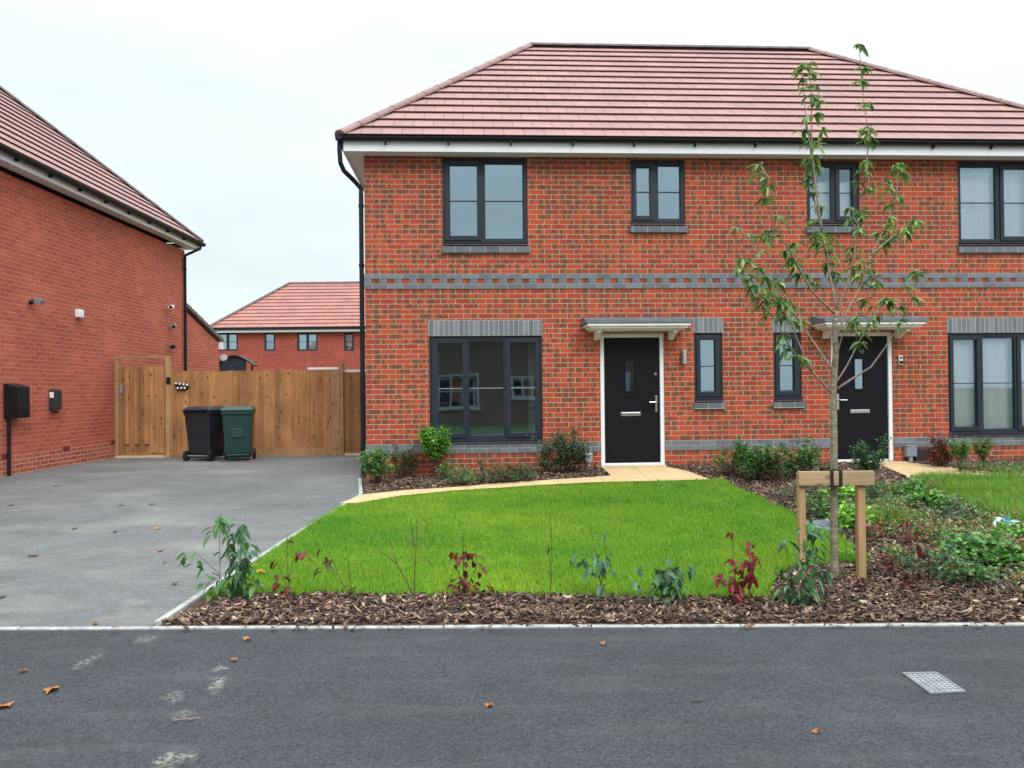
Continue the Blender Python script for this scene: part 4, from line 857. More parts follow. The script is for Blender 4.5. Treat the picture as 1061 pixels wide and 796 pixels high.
mb.build('rail', MAT['post'], FN)
def post(px, top, w=.075, Y=FZ, name='fence_post', label='', par=None):
    pass
# tall frame gate at left
gt = at(150, 371, FZ).z-GZ0
GT = empty('garden_gate', (xg0, FZ, GZ0), 'boarded timber gate under an open frame, against the left brick wall', 'gate'); W_ = xg1-xg0
mb = MB(); mb.box((-.0, -.03, 0), (.075, .06, gt)); mb.build('gate_post', MAT['post'], GT, bevel=.004); mb = MB(); mb.box((W_-.0, -.03, 0), (W_+.085, .06, gt)); mb.build('gate_post', MAT['stake'], GT, bevel=.004)
mb = MB(); mb.box((-.02, -.005, gt+.001), (W_+.10, .05, gt+.045)); mb.build('head_rail', MAT['post'], GT)
gh = at(150, 379, FZ).z-GZ0
mb = MB(); boards(mb, .08, W_-.005, .06, gh-.02, .003, .10); mb.build('backing_boards', MAT['gate'], GT)
mb = MB(); k = .09; i = 0
while k < W_-.05:
    b = min(k+.10, W_-.01); pr_ = (i in (1, 3, 5)); y = -.035 if pr_ else 0.
    if pr_: mb.box((k, y, .28), (b-.004, .002, gh-.07+random.uniform(-.006, .006)))
    elif i in (6, 7, 8): mb.box((k, -.012, .10), (b-.004, .002, gh-.02))
    k += .10; i += 1
mb.build('face_boards', MAT['fence'], GT, bevel=.003)
mb = MB()
for z in (.35, .98, 1.55): mb.box((.08, .021, z), (W_-.005, .055, z+.08))
mb.build('rail', MAT['post'], GT); mb = MB(); mb.box((.02, -.06, .0), (W_-.01, .03, .05)); mb.build('threshold', MAT['palewood'], GT)
mb = MB(); mb.box((W_+.02, -.05, at(175, 398, FZ).z-GZ0), (W_+.10, -.031, at(175, 391, FZ).z-GZ0)); mb.build('latch', MAT['black'], GT)
mb = MB(); mb.box((.095, -.012, 1.32), (.15, -.001, 1.50)); mb.build('hinge', MAT['silver'], GT)
# right gate beside the house
G2 = empty('garden_gate', (xr0, FZ+.05, GZ0), 'narrow boarded timber gate between the fence and the brick house corner', 'gate'); W2 = xr1-xr0
pt_ = at(353, 376, FZ).z-GZ0
mb = MB(); mb.box((-.09, -.06, 0), (-.0, .03, pt_)); mb.build('gate_post', MAT['post'], G2, bevel=.004); mb = MB(); boards(mb, .005, W2, .06, ftop-GZ0-.06, 0, .13); mb.build('boards', MAT['gate'], G2)
mb = MB(); mb.box((.0, .03, ftop-GZ0-.05), (W2, .07, ftop-GZ0+.0)); mb.build('head_rail', MAT['white'], G2); mb = MB(); mb.box((0, -.03, 0), (W2, .05, .04)); mb.build('threshold', MAT['palewood'], G2)
mb = MB(); mb.tube([(.03, .0, ftop-GZ0), (.03, .0, pt_-.02), (.5, .0, pt_-.02), (.5, 0, ftop-GZ0)], .008, 6); mb.build('wire_frame', MAT['post'], G2)
# ornament on the fence
OR = empty('fence_ornament', at(189, 400, FZ-.03), 'small scalloped black and white ornament fixed to the fence left of the bins', 'ornament')
mb = MB()
for k in range(4): mb.tube([(-.11+k*.07, .02, .02-.008*k), (-.11+k*.07, -.03, .02-.008*k)], .036, 12)
for k in range(3): mb.tube([(-.08+k*.07, .02, -.05), (-.08+k*.07, -.03, -.05)], .032, 12)
mb.build('backing', MAT['black'], OR); mb = MB()
for k in range(4): mb.tube([(-.115+k*.075, -.0305, .055-.012*k), (-.115+k*.075, -.034, .055-.012*k)], .022, 10)
for k in range(3): mb.tube([(-.08+k*.07, -.0305, -.04), (-.08+k*.07, -.034, -.04)], .022, 10)
mb.build('scallops', MAT['white'], OR)

# wheelie bins
def bin_(loc, rz, body, label, lidm):
    o = empty('wheelie_bin', loc, label, 'bin', 'bins in front of the fence', rz)
    mb = MB(); 
    def ring(hw, y0, y1, z): return [Vector((-hw, y0, z)), Vector((hw, y0, z)), Vector((hw, y1, z)), Vector((-hw, y1, z))]
    lv = [ring(.215, -.20, .20, .06), ring(.225, -.23, .23, .16), ring(.268, -.31, .30, .88), ring(.285, -.335, .315, .89), ring(.285, -.335, .315, .95)]
    for a, b in zip(lv[:-1], lv[1:]):
        for i in range(4): mb.face([a[i], a[(i+1) % 4], b[(i+1) % 4], b[i]])
    mb.face(lv[0][::-1]); mb.face(lv[-1]); mb.box((-.12, -.285, .45), (.12, -.262, .62)); mb.box((-.2, -.255, .10), (.2, -.215, .13))
    mb.build('body', body, o, bevel=.012)
    mb = MB(); lz = [ring(.295, -.35, .33, .951), ring(.295, -.35, .33, .975), ring(.25, -.30, .28, 1.03), ring(.15, -.2, .2, 1.045)]
    for a, b in zip(lz[:-1], lz[1:]):
        for i in range(4): mb.face([a[i], a[(i+1) % 4], b[(i+1) % 4], b[i]])
    mb.face(lz[0][::-1]); mb.face(lz[-1]); mb.build('lid', lidm, o, bevel=.008)
    mb = MB(); mb.tube([(-.24, .36, .98), (.24, .36, .98)], .017, 10); 
    for s in (-.22, 0, .22): mb.tube([(s, .30, .95), (s, .36, .98)], .014, 8)
    mb.build('handle', body, o)
    for s in (-1, 1):
        mb = MB(); mb.tube([(s*.235, .25, .10), (s*.285, .25, .10)], .10, 20); w = mb.build('wheel', MAT['tyre'], o, bevel=.01)
        mb = MB(); mb.tube([(s*.2855, .25, .10), (s*.292, .25, .10)], .045, 14); mb.build('hub', MAT['black'], w)
    mb = MB(); mb.tube([(-.24, .25, .10), (.24, .25, .10)], .012, 8); mb.build('axle', MAT['silver'], o)
p = gp(209, 474.5); q = gp(243, 474.5)
by = 14.75
bin_((at(213, 470, by).x, by+.05, G(-6, by)+.006), R(168), MAT['binblack'], 'black wheelie bin in front of the fence, left of the green one', MAT['binblack'])
bin_((at(248, 470, by).x, by-.02, G(-5, by)+.006), R(14), MAT['bingreen'], 'dark green wheelie bin right beside the black one', MAT['bingreen'])

# ------------------------------------------------------------------ opposite house (seen mirrored in the windows)
OH = empty('opposite_house', (0, -11, 0), 'red brick house across the way mirrored in the ground floor windows', 'house')
oh = [(-7.5, -5.3, .9, 2.3), (-.85, 1.05, .70, 2.25), (2.45, 3.9, 1.2, 2.2), (6.0, 7.9, .8, 2.3)]
mb = MB(); us = [(a, b, c, d) for a, b, c, d in oh]; holed(mb, -10, 11, 0, 4.2, us, 0, -.1); mb.build('wall', MAT['brown_brick'], OH)
for a, b, c, d in oh:
    mb = MB(); frame_ring(mb, a, b, c, d, .09, -.08, -.01); n = 3
    for k in range(1, n): mb.box((a+(b-a)*k/n-.04, -.075, c+.09), (a+(b-a)*k/n+.04, -.015, d-.09))
    mb.box((a+.09, -.07, (c+d)/2-.02), (b-.09, -.02, (c+d)/2+.02)); mb.box((a-.05, -.05, c-.08), (b+.05, .07, c-.002)); w = mb.build('window', MAT['oppwhite'], OH)
    mb = MB(); mb.box((a, -.06, c), (b, -.055, d)); mb.build('pane', MAT['glass'], w); 
mb = MB(); mb.face([(-10, -1.5, 0), (11, -1.5, 0), (11, -1.5, 4.2), (-10, -1.5, 4.2)]); mb.build('interior_room', MAT['frame'], OH)
mb = MB(); mb.face([(-10.3, .4, 4.1), (11.3, .4, 4.1), (11.3, -4, 6.3), (-10.3, -4, 6.3)]); mb.face([(-10.3, -8.4, 4.1), (11.3, -8.4, 4.1), (11.3, -4, 6.3), (-10.3, -4, 6.3)]); mb.build('roof', MAT['tile2'], OH)
struct(sheet('opposite_lawn', [(-20,-3.4),(20,-3.4),(20,-10.9),(-20,-10.9)], .0, MAT['farlawn'], 5))

# ------------------------------------------------------------------ plants
def leaf(mb, p, d, L, w, col, droop=.3, fold=.25, roll=None):
    d = Vector(d).normalized(); a = Vector((0, 0, 1)) if abs(d.z) < .95 else Vector((1, 0, 0)); s = d.cross(a).normalized()
    ro = random.uniform(-.7, .7) if roll is None else roll; s = (Matrix.Rotation(ro, 3, d)@s); n = s.cross(d).normalized()
    if n.z < 0: n = -n
    g = Vector((0, 0, -1)); p = Vector(p); q1 = p+d*L*.38+g*droop*L*.06; q2 = p+d*L*.72+g*droop*L*.25; q3 = p+d*L+g*droop*L*.5
    i = len(mb.v); f = n*w*fold
    if w > L*.5: q1 = p+d*L*.28+g*droop*L*.05; q2 = p+d*L*.78+g*droop*L*.3; wb = .46
    else: wb = .38
    mb.v += [tuple(v) for v in (p, q1, q2, q3, q1+s*w*.5+f, q2+s*w*wb+f*.7, q1-s*w*.5+f, q2-s*w*wb+f*.7)]
    for t in ((0, 1, 4), (1, 2, 5, 4), (2, 3, 5), (0, 6, 1), (1, 6, 7, 2), (2, 7, 3)): mb.f.append(tuple(i+k for k in t)); mb.c.append(col)
def jc(c, v=.25):
    k = random.uniform(1-v, 1+v); return tuple(max(.003, x*k*random.uniform(.9, 1.1)) for x in c)
def rdir(zmin=-1, zmax=1):
    z = random.uniform(zmin, zmax); t = random.uniform(0, 2*math.pi); r = math.sqrt(max(0, 1-z*z)); return Vector((r*math.cos(t), r*math.sin(t), z))
def ptree(pts, n):
    out = []; 
    for k in range(n+1):
        t = k/n*(len(pts)-1); i = min(int(t), len(pts)-2); out.append(pts[i].lerp(pts[i+1], t-i))
    return out
# --- young cherry tree
TB = gp(864, 600); TY = TB.y
T = empty('young_tree', TB, 'slender young cherry tree with thin upswept branches tied to a wooden frame', 'tree')
def tp_(px, py, dy=0): return at(px, py, TY+dy)-TB
TR = MB()
tk = [tp_(865, 606), tp_(864.5, 590), tp_(864, 550), tp_(864, 500), tp_(864, 450), tp_(863, 405), tp_(866, 365), tp_(865, 335), tp_(867, 322)]
TR.tube(tk, [.038, .031, .028, .027, .026, .026, .022, .019, .015], 12)
T_ = TR.build('trunk', MAT['bark'], T, smooth=True)
BR = [
 ([(863.6,409),(841.5,385.6),(821,363.6),(804,333),(777,302.5),(767,279)], -.35, .30),
 ([(864,386),(846.6,360),(828,333),(804,299),(784,252),(764,236)], .35, .35),
 ([(866,326),(841.5,302.5),(823,268.6),(804,238),(790.7,194),(785.6,170)], -.30, .35),
 ([(867,322),(860,285.6),(851.7,241.5),(843,204),(840,160),(833,100),(829,68)], .15, .22),
 ([(852,241.5),(846,200),(841,154),(841,110),(839,66)], -.10, .4),
 ([(867,324),(876,300),(882,279),(889,238),(894,201),(899,157),(900,139),(894,98),(890,45)], -.10, .25),
 ([(866,350),(879,319.5),(892,296),(902.5,265),(919.5,231),(929.7,201),(930,170)], .35, .3),
 ([(902,265),(925,245),(940,237),(947,229)], .2, .2),
 ([(866,404),(884,392),(902.5,380.5),(919.5,357),(933,336),(946.6,306),(951.7,281)], -.35, .62),
 ([(866,397),(877,380),(892,350),(909,319.5),(919,309)], .25, .45),
 ([(866,372),(872,350),(882,330),(900,305),(906,285)], -.25, .4),
 ([(828,333),(815,310),(800,290),(782,275),(770,268)], -.1, .15),
 ([(841,385),(825,350),(815,325),(800,315),(785,308)], -.3, .35),
 ([(851,241),(860,262),(866,290),(869,318)][::-1], .3, .3),
 ([(823,268),(830,285),(845,300)][::-1], .25, .2),
 ([(889,238),(882,230),(880,215)], .15, .2),
]
LF = MB(); SH_ = MB()
cg = ((.13,.25,.045),(.10,.20,.055),(.20,.33,.07),(.07,.15,.04),(.27,.37,.11))
for bi, (pp, dy, t0) in enumerate(BR):
    n = len(pp); off0 = 0 if bi not in (4, 7, 11, 12, 13, 14, 15) else dy*.4
    P = [tp_(x, y, off0+(dy-off0)*(k/(n-1))**1.1) for k, (x, y) in enumerate(pp)]
    Lb = sum((a-b).length for a, b in zip(P[:-1], P[1:])); r0 = .0098 if Lb > 1.0 else .0065
    Q = ptree(P, max(6, n*3))
    SHb = MB(); SHb.tube(Q, [max(.0028, r0*(1-.85*k/(len(Q)-1))) for k in range(len(Q))], 7); SHb.build('branch', MAT['palet'], T, smooth=True)
    ncl = int(Lb*(1-t0)/.062)
    for c in range(ncl+1):
        t = t0+(1-t0)*c/max(1, ncl); 
        if random.random() < (.12 if bi not in (3, 4, 5) else .25) and c < ncl: continue
        f = t*(len(P)-1); i = min(int(f), len(P)-2); base = P[i].lerp(P[i+1], f-i)
        sd_ = rdir(-.1, .6); tw = random.uniform(.015, .085) if c < ncl else .0; e = base+sd_*tw
        if tw > .03: LF.tube([base, e], [.002, .0015], 4, col=(.14,.10,.06))
        for _ in range(random.randint(6, 10)):
            dd = rdir(-.75, .25); leaf(LF, e, dd, random.uniform(.055, .105), random.uniform(.020, .034), jc(random.choice(cg)), droop=random.uniform(.5, 1.1))
LF.build('foliage', MAT['leaf'], T)
# --- tree stake frame
K = gp(832, 598); S0 = gp(838, 594); S1 = gp(893.5, 602)
SK = empty('tree_stake_frame', (TB.x, TY-.02, TB.z), 'pale timber tree support, two posts joined by a crossbar, in front of the slender tree', 'tree support')
yp = -.075
def rel(px, py, Y=TY-.095): return at(px, py, Y)-Vector((TB.x, TY-.02, TB.z))
for (x0, x1, yb) in ((828.5, 836, 600), (889.5, 898, 602)):
    mb = MB(); a = rel(x0+.6, yb); b = rel(x1, 490); mb.box((a.x, yp-.0, -.06), (a.x+(rel(x1, yb).x-a.x), yp+.055, rel(860, 489.5).z-.0)); mb.build('post', MAT['stake'], SK, bevel=.004)
a, b = rel(826, 503), rel(904, 487.5)
mb = MB(); mb.box((a.x, yp-.036, a.z), (b.x, yp-.001, b.z)); mb.build('crossbar', MAT['rail'], SK, bevel=.004)
mb = MB(); cx_ = (rel(864, 495).x)
for dx in (-.03, .035):
    mb.box((cx_+dx-.012, yp-.041, a.z-.012), (cx_+dx+.012, yp-.0365, b.z+.01)); mb.box((cx_+dx-.012, yp-.0364, b.z+.001), (cx_+dx+.012, .06, b.z+.008)); mb.box((cx_+dx-.012, yp-.0364, a.z-.011), (cx_+dx+.012, .06, a.z-.004))
mb.box((cx_-.05, .0601, a.z-.012), (cx_+.055, .066, b.z+.01)); mb.build('strap', MAT['strap'], SK)

# --- shrubs by pixel footprint -> real size
def shrub(px, py, wpx, hpx, label, cols, dens=1., ls=.028, lw_=.5, kind='round', cat='shrub', name='shrub', clump=True, stemc='twig', droop=.3, tiers=None, group=None):
    b = gp(px, py); yw = 11.5+.056*b.x-min(.30, wpx*.5*b.y/F)
    wpx *= 1.22
    if b.y > yw: r = ray(px, py); x_ = r.x/r.y*yw; b = gz(x_, yw)
    s = b.y/F; W_ = wpx*s; Hh = at(px, py-hpx, b.y).z-b.z; o = empty(name, b, label, cat, group)
    mb = MB(); st_ = MB(); ns = max(2, int(5*dens))
    tips = []
    for k in range(ns*3):
        d = rdir(-.2, 1.); 
        if kind == 'round': tx = Vector((d.x*W_*.45, d.y*W_*.45, Hh*(.55+.40*d.z)))
        elif kind == 'low': tx = Vector((d.x*W_*.48, d.y*W_*.48, Hh*(.35+.5*max(0, d.z))))
        elif kind == 'tall': tx = Vector((d.x*W_*.46, d.y*W_*.46, Hh*random.uniform(.30, 1.)))
        else: tx = Vector((d.x*W_*.42, d.y*W_*.42, Hh*random.uniform(.72, 1.))) 
        mid = Vector((tx.x*.35, tx.y*.35, tx.z*.5)); tips.append((mid, tx)); st_.tube([(0, 0, -.02), mid, tx], [.006, .004, .002], 5)
    st_.build('stem', MAT[stemc], o)
    ls = ls*(1.35 if py < 508 else 1.0); dens *= 1. if py < 508 else .8; nl = int((520*(W_*Hh)/.12+60)*dens); nl = min(nl, 3600); cols = [tuple(x*1.25 for x in c) for c in cols]
    for k in range(nl):
        mid, tx = random.choice(tips); t = random.random()**.6; p = mid.lerp(tx, t)+rdir()*random.uniform(.0, .16*W_+.02)
        p.z = max(.01, min(p.z, Hh*1.02)); dd = rdir(-.3, .9); leaf(mb, p, dd, ls*random.uniform(.7, 1.3), ls*lw_*random.uniform(.8, 1.2), jc(random.choice(cols)), droop=droop)
    mb.build('foliage', MAT['leaf'], o); return o
gr1 = ((.08,.20,.045),(.11,.25,.05),(.05,.13,.035),(.15,.27,.07)); dk = ((.035,.085,.03),(.055,.12,.045),(.075,.15,.05),(.045,.10,.05)); br = ((.12,.30,.03),(.17,.38,.05),(.08,.22,.03))
rd = ((.13,.02,.018),(.18,.035,.025),(.09,.018,.02)); rust = ((.25,.10,.04),(.33,.14,.05),(.18,.08,.03)); gg = ((.10,.155,.09),(.13,.19,.10),(.08,.12,.06))
mixr = gr1+((.28,.08,.04),)
lst = [
 (392,503,30,38,'rounded green shrub at the house corner beside the black downpipe',gr1,1.5,.03,.6,'tall'),
 (420,497,26,36,'narrow dark green shrub, second from the downpipe',dk+rust[:1],1.3,.026,.5,'tall'),
 (451,490,28,46,'bright green bushy topped shrub at the left end of the big window sill',br,1.5,.032,.6,'topped'),
 (462,499,14,20,'tiny green seedling shrub below the bright bushy topped one',gr1,1.2,.026,.6,'tall'),
 (484,504,42,22,'low spreading grey-green shrub under the left part of the big window',gg+gr1,1.1,.026,.4,'low'),
 (501,500,14,30,'thin wispy shrub under the middle of the big window',gg,.7,.024,.4,'tall'),
 (519,502,28,26,'low green shrub with red twigs under the middle of the big window',dk+rd[:1],1.0,.026,.45,'low'),
 (541,501,26,24,'compact dark green mound under the right part of the big window',dk,1.2,.026,.45,'low'),
 (566,492,26,40,'open green shrub at the right end of the big window sill',dk+rust[:1],1.0,.026,.45,'tall'),
 (592,491,36,47,'tall dense dark shrub between the big window and the left hand door',dk+rd[:1],1.7,.03,.5,'tall'),
 (757,494,36,34,'green and reddish shrub right of the left hand door',mixr,1.0,.028,.5,'round'),
 (784,500,38,46,'tall deep green shrub below the narrow windows',dk+gr1,1.5,.032,.55,'tall'),
 (803,502,30,40,'dark shrub with orange new shoots below the narrow windows',dk+rust[:1],1.2,.028,.5,'tall'),
 (829,497,36,42,'upright green shrub left of the tree trunk by the wall',gr1+dk,1.3,.032,.5,'tall'),
 (842,515,34,24,'small grey-green shrub behind the crossbar left of the trunk',gg,1.1,.028,.5,'low'),
 (818,520,36,20,'low dull green shrub at the lawn edge left of the stake frame',gg+dk,.8,.026,.5,'low'),
 (902,506,28,54,'tall deep green shrub in front of the door numbered 45',dk+((.06,.15,.08),),1.0,.034,.4,'tall'),
 (905,530,40,34,'dark green shrub behind the right stake post',dk+((.06,.15,.08),),1.0,.034,.4,'low'),
 (973,486,20,36,'dark red leaved shrub left of the curtained ground floor window',rd+dk[:1],1.4,.028,.55,'tall'),
 (995,491,18,36,'slim green shrub under the left edge of the curtained window',gr1,1.1,.03,.5,'topped'),
 (1018,490,20,36,'slim olive shrub under the middle of the curtained window',mixr,1.0,.028,.5,'topped'),
 (1014,493,34,16,'low green tuft at the foot of the olive shrub',gr1+gg,.9,.026,.4,'low'),
 (1042,494,30,18,'low green mound under the curtained window at far right',gr1,1.,.026,.4,'low'),
 (852,538,44,34,'green leafy clump behind the trunk between the stake posts',gr1+dk,1.3,.034,.6,'low'),
 (874,524,30,24,'bright lime leafy clump behind the stake frame right of the trunk',br+((.3,.5,.06),),1.2,.05,.75,'low'),
 (882,553,36,34,'bright yellow-green leafy weed between the trunk and right stake post',br+((.3,.48,.06),),1.2,.05,.7,'low'),
 (948,520,40,24,'soft green leafy clump right of the stake frame near the second path',gr1,1.,.04,.7,'low'),
 (966,528,36,16,'broad leaved green clump in front of the long grass',br[:1]+gr1,1.2,.06,.75,'low'),
 (985,541,44,28,'bushy green weed clump left of the long grass',dk+gg,1.1,.034,.5,'low'),
 (960,512,34,18,'russet seeded clump beside the long grass corner',rust+gg,.9,.026,.4,'low'),
 (930,545,50,36,'mixed green and brown weeds right of the stake frame',gr1+rust[:1],.9,.034,.4,'low'),
 (950,560,46,24,'yellowing weed patch in the middle of the right bed',((.18,.22,.06),(.26,.24,.08),(.12,.16,.05)),.8,.03,.35,'low'),
 (1002,585,46,34,'round leaved pale green clump in the right bed',gr1+((.17,.33,.12),),1.3,.055,.85,'low'),
 (1030,590,50,36,'large leafy green clump near the right frame edge',gr1+br[:1],1.2,.055,.8,'low'),
 (1052,578,30,26,'orange-brown leaved plant at the right frame edge',rust,1.2,.034,.5,'low'),
 (1056,560,34,18,'fresh green weed below the discarded wrapper',br,1.,.05,.6,'low'),
 (905,562,44,20,'dark red leafy plant right of the right stake post',rd+((.30,.10,.10),),.09,.05,.8,'low'),
 (925,600,40,34,'scattered deep red leaved plant in front of the right stake post',rd,.07,.045,.75,'tall'),
 (938,575,30,40,'upright brownish red leaved plant in the right bed',rd+((.10,.04,.03),),.09,.05,.7,'tall'),
 (963,607,52,48,'dark green shrub with long glossy leaves in the right bed',((.03,.09,.045),(.05,.13,.06),(.07,.16,.08)),.20,.065,.4,'tall'),
 (1000,607,44,30,'green weed clump behind the glossy dark shrub at right',gr1+dk,1.0,.036,.6,'low'),
 (1020,612,60,20,'scrappy low weeds at the front of the right bed',gg+rust[:1],.5,.03,.4,'low'),
]
for (px, py, w, h, lb, co, de, ls, lw2, kd) in lst: shrub(px, py, w, h, lb, co, de, ls, lw2, kd, cat='shrub' if 'weed' not in lb and 'clump' not in lb and 'plant' not in lb else 'plant', name='shrub' if 'shrub' in lb else 'leafy_plant', group='shrubs and plants in the garden beds')
WP = [gp(*q)[:2] for q in ((890,512),(945,505),(985,522),(1061,551),(1061,612),(1000,604),(935,596),(903,570),(868,540),(850,520))]
wx, wy = sample(WP, 700, (LAWN2, PATH2)); mb = MB()
wc = gr1+gg+rust[:2]+br[:1]+((.30,.30,.12),(.20,.17,.09),(.36,.33,.18))
for x, y in zip(wx, wy):
    nn = vnoise(np.array([x]), np.array([y]), 3.1, 9)[0]
    if nn < .33: continue
    c = random.choice(wc)
    for _ in range(3):
        p = gz(x+random.gauss(0, .03), y+random.gauss(0, .03), random.uniform(.01, .05+.13*nn)); leaf(mb, p, rdir(-.1, .9), random.uniform(.02, .06), random.uniform(.006, .03), jc(tuple(k*1.15 for k in c)), droop=.4)
    a = gz(x, y); mb.tube([a, a+Vector((random.gauss(0, .02), random.gauss(0, .02), .04+.13*nn))], [.0018, .001], 3, col=(.16,.14,.07))
tag(mb.build('weed_cover', MAT['leaf']), 'thin mixed cover of green and brown weeds in the right hand bed', 'weeds', kind='stuff')
# grass tufts
def tuft(px, py, wpx, hpx, label, cols, n=400):
    b = gp(px, py); s = b.y/F; W_ = wpx*s; Hh = hpx*s; mb = MB()
    for k in range(n):
        a = random.uniform(0, 6.28); r = W_*.32*math.sqrt(random.random()); p = Vector((r*math.cos(a), r*math.sin(a), 0)); d = Vector((math.cos(a)*.5+random.gauss(0, .3), math.sin(a)*.5+random.gauss(0, .3), 1.)).normalized(); L = Hh*random.uniform(.5, 1.1); sv = d.cross(Vector((0, 1, 0))).normalized()*.004
        m_ = p+d*L*.6; e = p+d*L+Vector((d.x, d.y, -.25))*L*.25; mb.face([p-sv, p+sv, m_+sv*.8, m_-sv*.8], jc(random.choice(cols))); mb.face([m_-sv*.8, m_+sv*.8, e], jc(random.choice(cols)))
    o = mb.build('grass_tuft', MAT['grass']); o.location = b; tag(o, label, 'grass tuft')
tuft(918, 548, 46, 26, 'yellow-green grassy tuft right of the stake frame', ((.16,.30,.03),(.24,.38,.05)), 500)
tuft(882, 585, 34, 18, 'small bright grass tuft at the foot of the tree support', ((.10,.26,.02),(.16,.34,.03)), 350)
tuft(870, 598, 14, 9, 'tiny weed tuft at the foot of the tree trunk', ((.10,.22,.03),(.14,.25,.05)), 90)

# --- saplings of the hedge along the footway
def sapling(base, stems, leaves, label, cols, ls=.07, lw_=.55, dens=1., mat='twig', droop=.8, r=.0035, name='hedge_sapling'):
    b = gp(*base); Y = b.y; o = empty(name, b, label, 'sapling', 'saplings of the young hedge along the footway')
    sm = MB(); lf = MB()
    for s in stems:
        dy = random.uniform(-.06, .06); P = [at(x, y, Y+dy*k/max(1, len(s)-1))-b for k, (x, y) in enumerate(s)]
        if s[0] == base: P[0] = Vector((0, 0, -.02))
        Q = ptree(P, 6); Q = [q+Vector((random.gauss(0, .002), random.gauss(0, .002), 0)) for q in Q]; sm.tube(Q, [r*(1-.6*k/6) for k in range(7)], 6)
    sm.build('stem', MAT[mat], o)
    for (x, y, n, sp_) in leaves:
        for _ in range(int(n*1.12+.5)):
            p = at(x+random.gauss(0, sp_), y+random.gauss(0, sp_), Y+random.uniform(-.07, .07))-b
            if p.z < .01: p.z = random.uniform(.01, .06)
            leaf(lf, p, rdir(-.95, .1), 1.18*ls*random.uniform(.65, 1.2), ls*lw_*random.uniform(.8, 1.15), jc(random.choice(cols)), droop=droop)
    if lf.f: lf.build('foliage', MAT['leaf'], o)
    return o
bl = ((.05,.14,.06),(.07,.18,.08),(.035,.10,.045),(.10,.22,.10)); yg = ((.10,.24,.06),(.07,.18,.05),(.14,.28,.08))
sapling((227,622),[[(227,622),(228,590),(228,560),(228,534)],[(227,594),(214,583),(199,570)]],[(223,546,7,4),(230,543,6,4),(234,549,3,2),(227,537,6,3),(194,576,4,2.5),(199,582,4,3),(200,572,2,2),(212,590,2,2),(222,600,6,5),(225,612,6,5)],'tall thin sapling with a leafy tip at the left corner of the bed',yg,.075,.45)
sapling((245,622),[[(245,622),(248,590),(250,544)],[(246,600),(240,570),(236,560)],[(247,600),(258,580),(262,570)]],[(249,547,7,3),(243,556,8,4),(250,566,12,6),(242,577,14,6),(252,583,18,6),(244,597,18,7),(252,606,18,8),(238,610,10,7),(262,612,8,6)],'dense green drooping sapling beside the thin tall one at the left corner',bl+yg[:1],.075,.5)
sapling((300,620),[[(300,620),(298,590),(297,552)],[(299,612),(290,590),(287,578)],[(299,600),(303,585)]],[(296,562,1,1),(307,573,2,2),(312,576,2,2),(318,576,2,2),(288,580,2,2),(292,598,2,3),(300,613,6,3),(296,606,4,3)],'sparse sapling with a few dark red leaves, left of the bare twigs',rd+((.28,.09,.06),),.062,.65,droop=.9)
sapling((365,623),[[(365,623),(350,595),(342,572)],[(364,618),(362,590),(358,566)],[(362,612),(345,596),(335,585)]],[(333,578,2,2),(336,588,3,3),(345,583,2,2),(332,570,1,1),(374,609,2,2),(347,614,3,4)],'forked twiggy sapling with few brown leaves',rd+((.10,.07,.03),),.055,.6,droop=.9)
sapling((429,621),[[(429,621),(430,580),(432,537)],[(429,566),(427,550),(426,537)],[(429,566),(418,554)],[(428,616),(412,585),(403,557)],[(411,584),(400,575),(392,570)]],[],'completely leafless forked sapling left of centre',rd,.05,mat='twig',r=.0042)
sapling((482,620),[[(482,620),(480,590),(480,548)],[(482,615),(493,590),(493,566)],[(481,612),(473,590),(472,570)]],[(471,576,6,3),(486,575,8,4),(475,590,4,4),(478,603,9,4),(490,602,7,4),(499,592,2,2),(502,608,4,3),(492,612,6,4),(510,614,2,2),(474,616,5,4),(495,583,2,2)],'red leaved sapling with a bare central spike, left of centre',rd,.046,.8,droop=.9)
sapling((570,620),[[(570,620),(572,580),(570,530)],[(571,600),(569,575),(568,560)]],[(573,568,1,1),(557,607,2,2)],'single bare upright twig in the middle of the strip',rd,.045,mat='twig',r=.003)
sapling((624,622),[[(624,622),(621,590),(611,542)],[(623,606),(628,580),(626,552)],[(621,592),(612,576),(600,574)]],[(597,576,3,2),(603,580,3,2),(612,577,3,3),(611,592,3,3),(620,577,4,3),(621,584,5,4),(628,587,5,3),(632,574,2,2),(626,554,1,1),(623,606,4,3),(624,615,4,3),(629,592,3,3)],'blue-green leaved sapling right of the single bare twig',bl+((.12,.20,.15),),.062,.6,droop=.9)
sapling((694,626),[[(694,626),(700,600),(702,580)],[(695,618),(685,590),(672,580)],[(702,600),(710,610)]],[(664,588,2,2),(656,602,2,2),(668,610,1,1),(681,595,5,4),(688,600,10,5),(697,587,8,4),(697,605,9,6),(684,612,8,4),(714,590,4,3),(700,596,8,6),(690,617,4,4),(702,618,2,3)],'bushy pale green leaved sapling in front of the lawn, right of centre',bl+((.12,.24,.12),(.16,.30,.15)),.068,.65,droop=.9)
sapling((764,627),[[(764,627),(761,590),(758,546)],[(764,620),(775,590),(780,564)],[(763,615),(752,603),(746,600)]],[(760,552,2,1),(761,580,4,3),(764,590,6,3),(779,567,5,3),(773,583,5,3),(784,580,4,2),(778,592,6,3),(775,597,5,4),(747,600,7,3),(756,605,9,4),(764,605,9,5),(762,614,9,5),(774,612,4,3),(757,620,5,4),(783,597,4,2),(770,619,4,4)],'deep red leaved sapling at the right end of the lawn edge',((.20,.018,.028),(.26,.03,.035),(.14,.014,.022)),.046,.8,droop=.9)
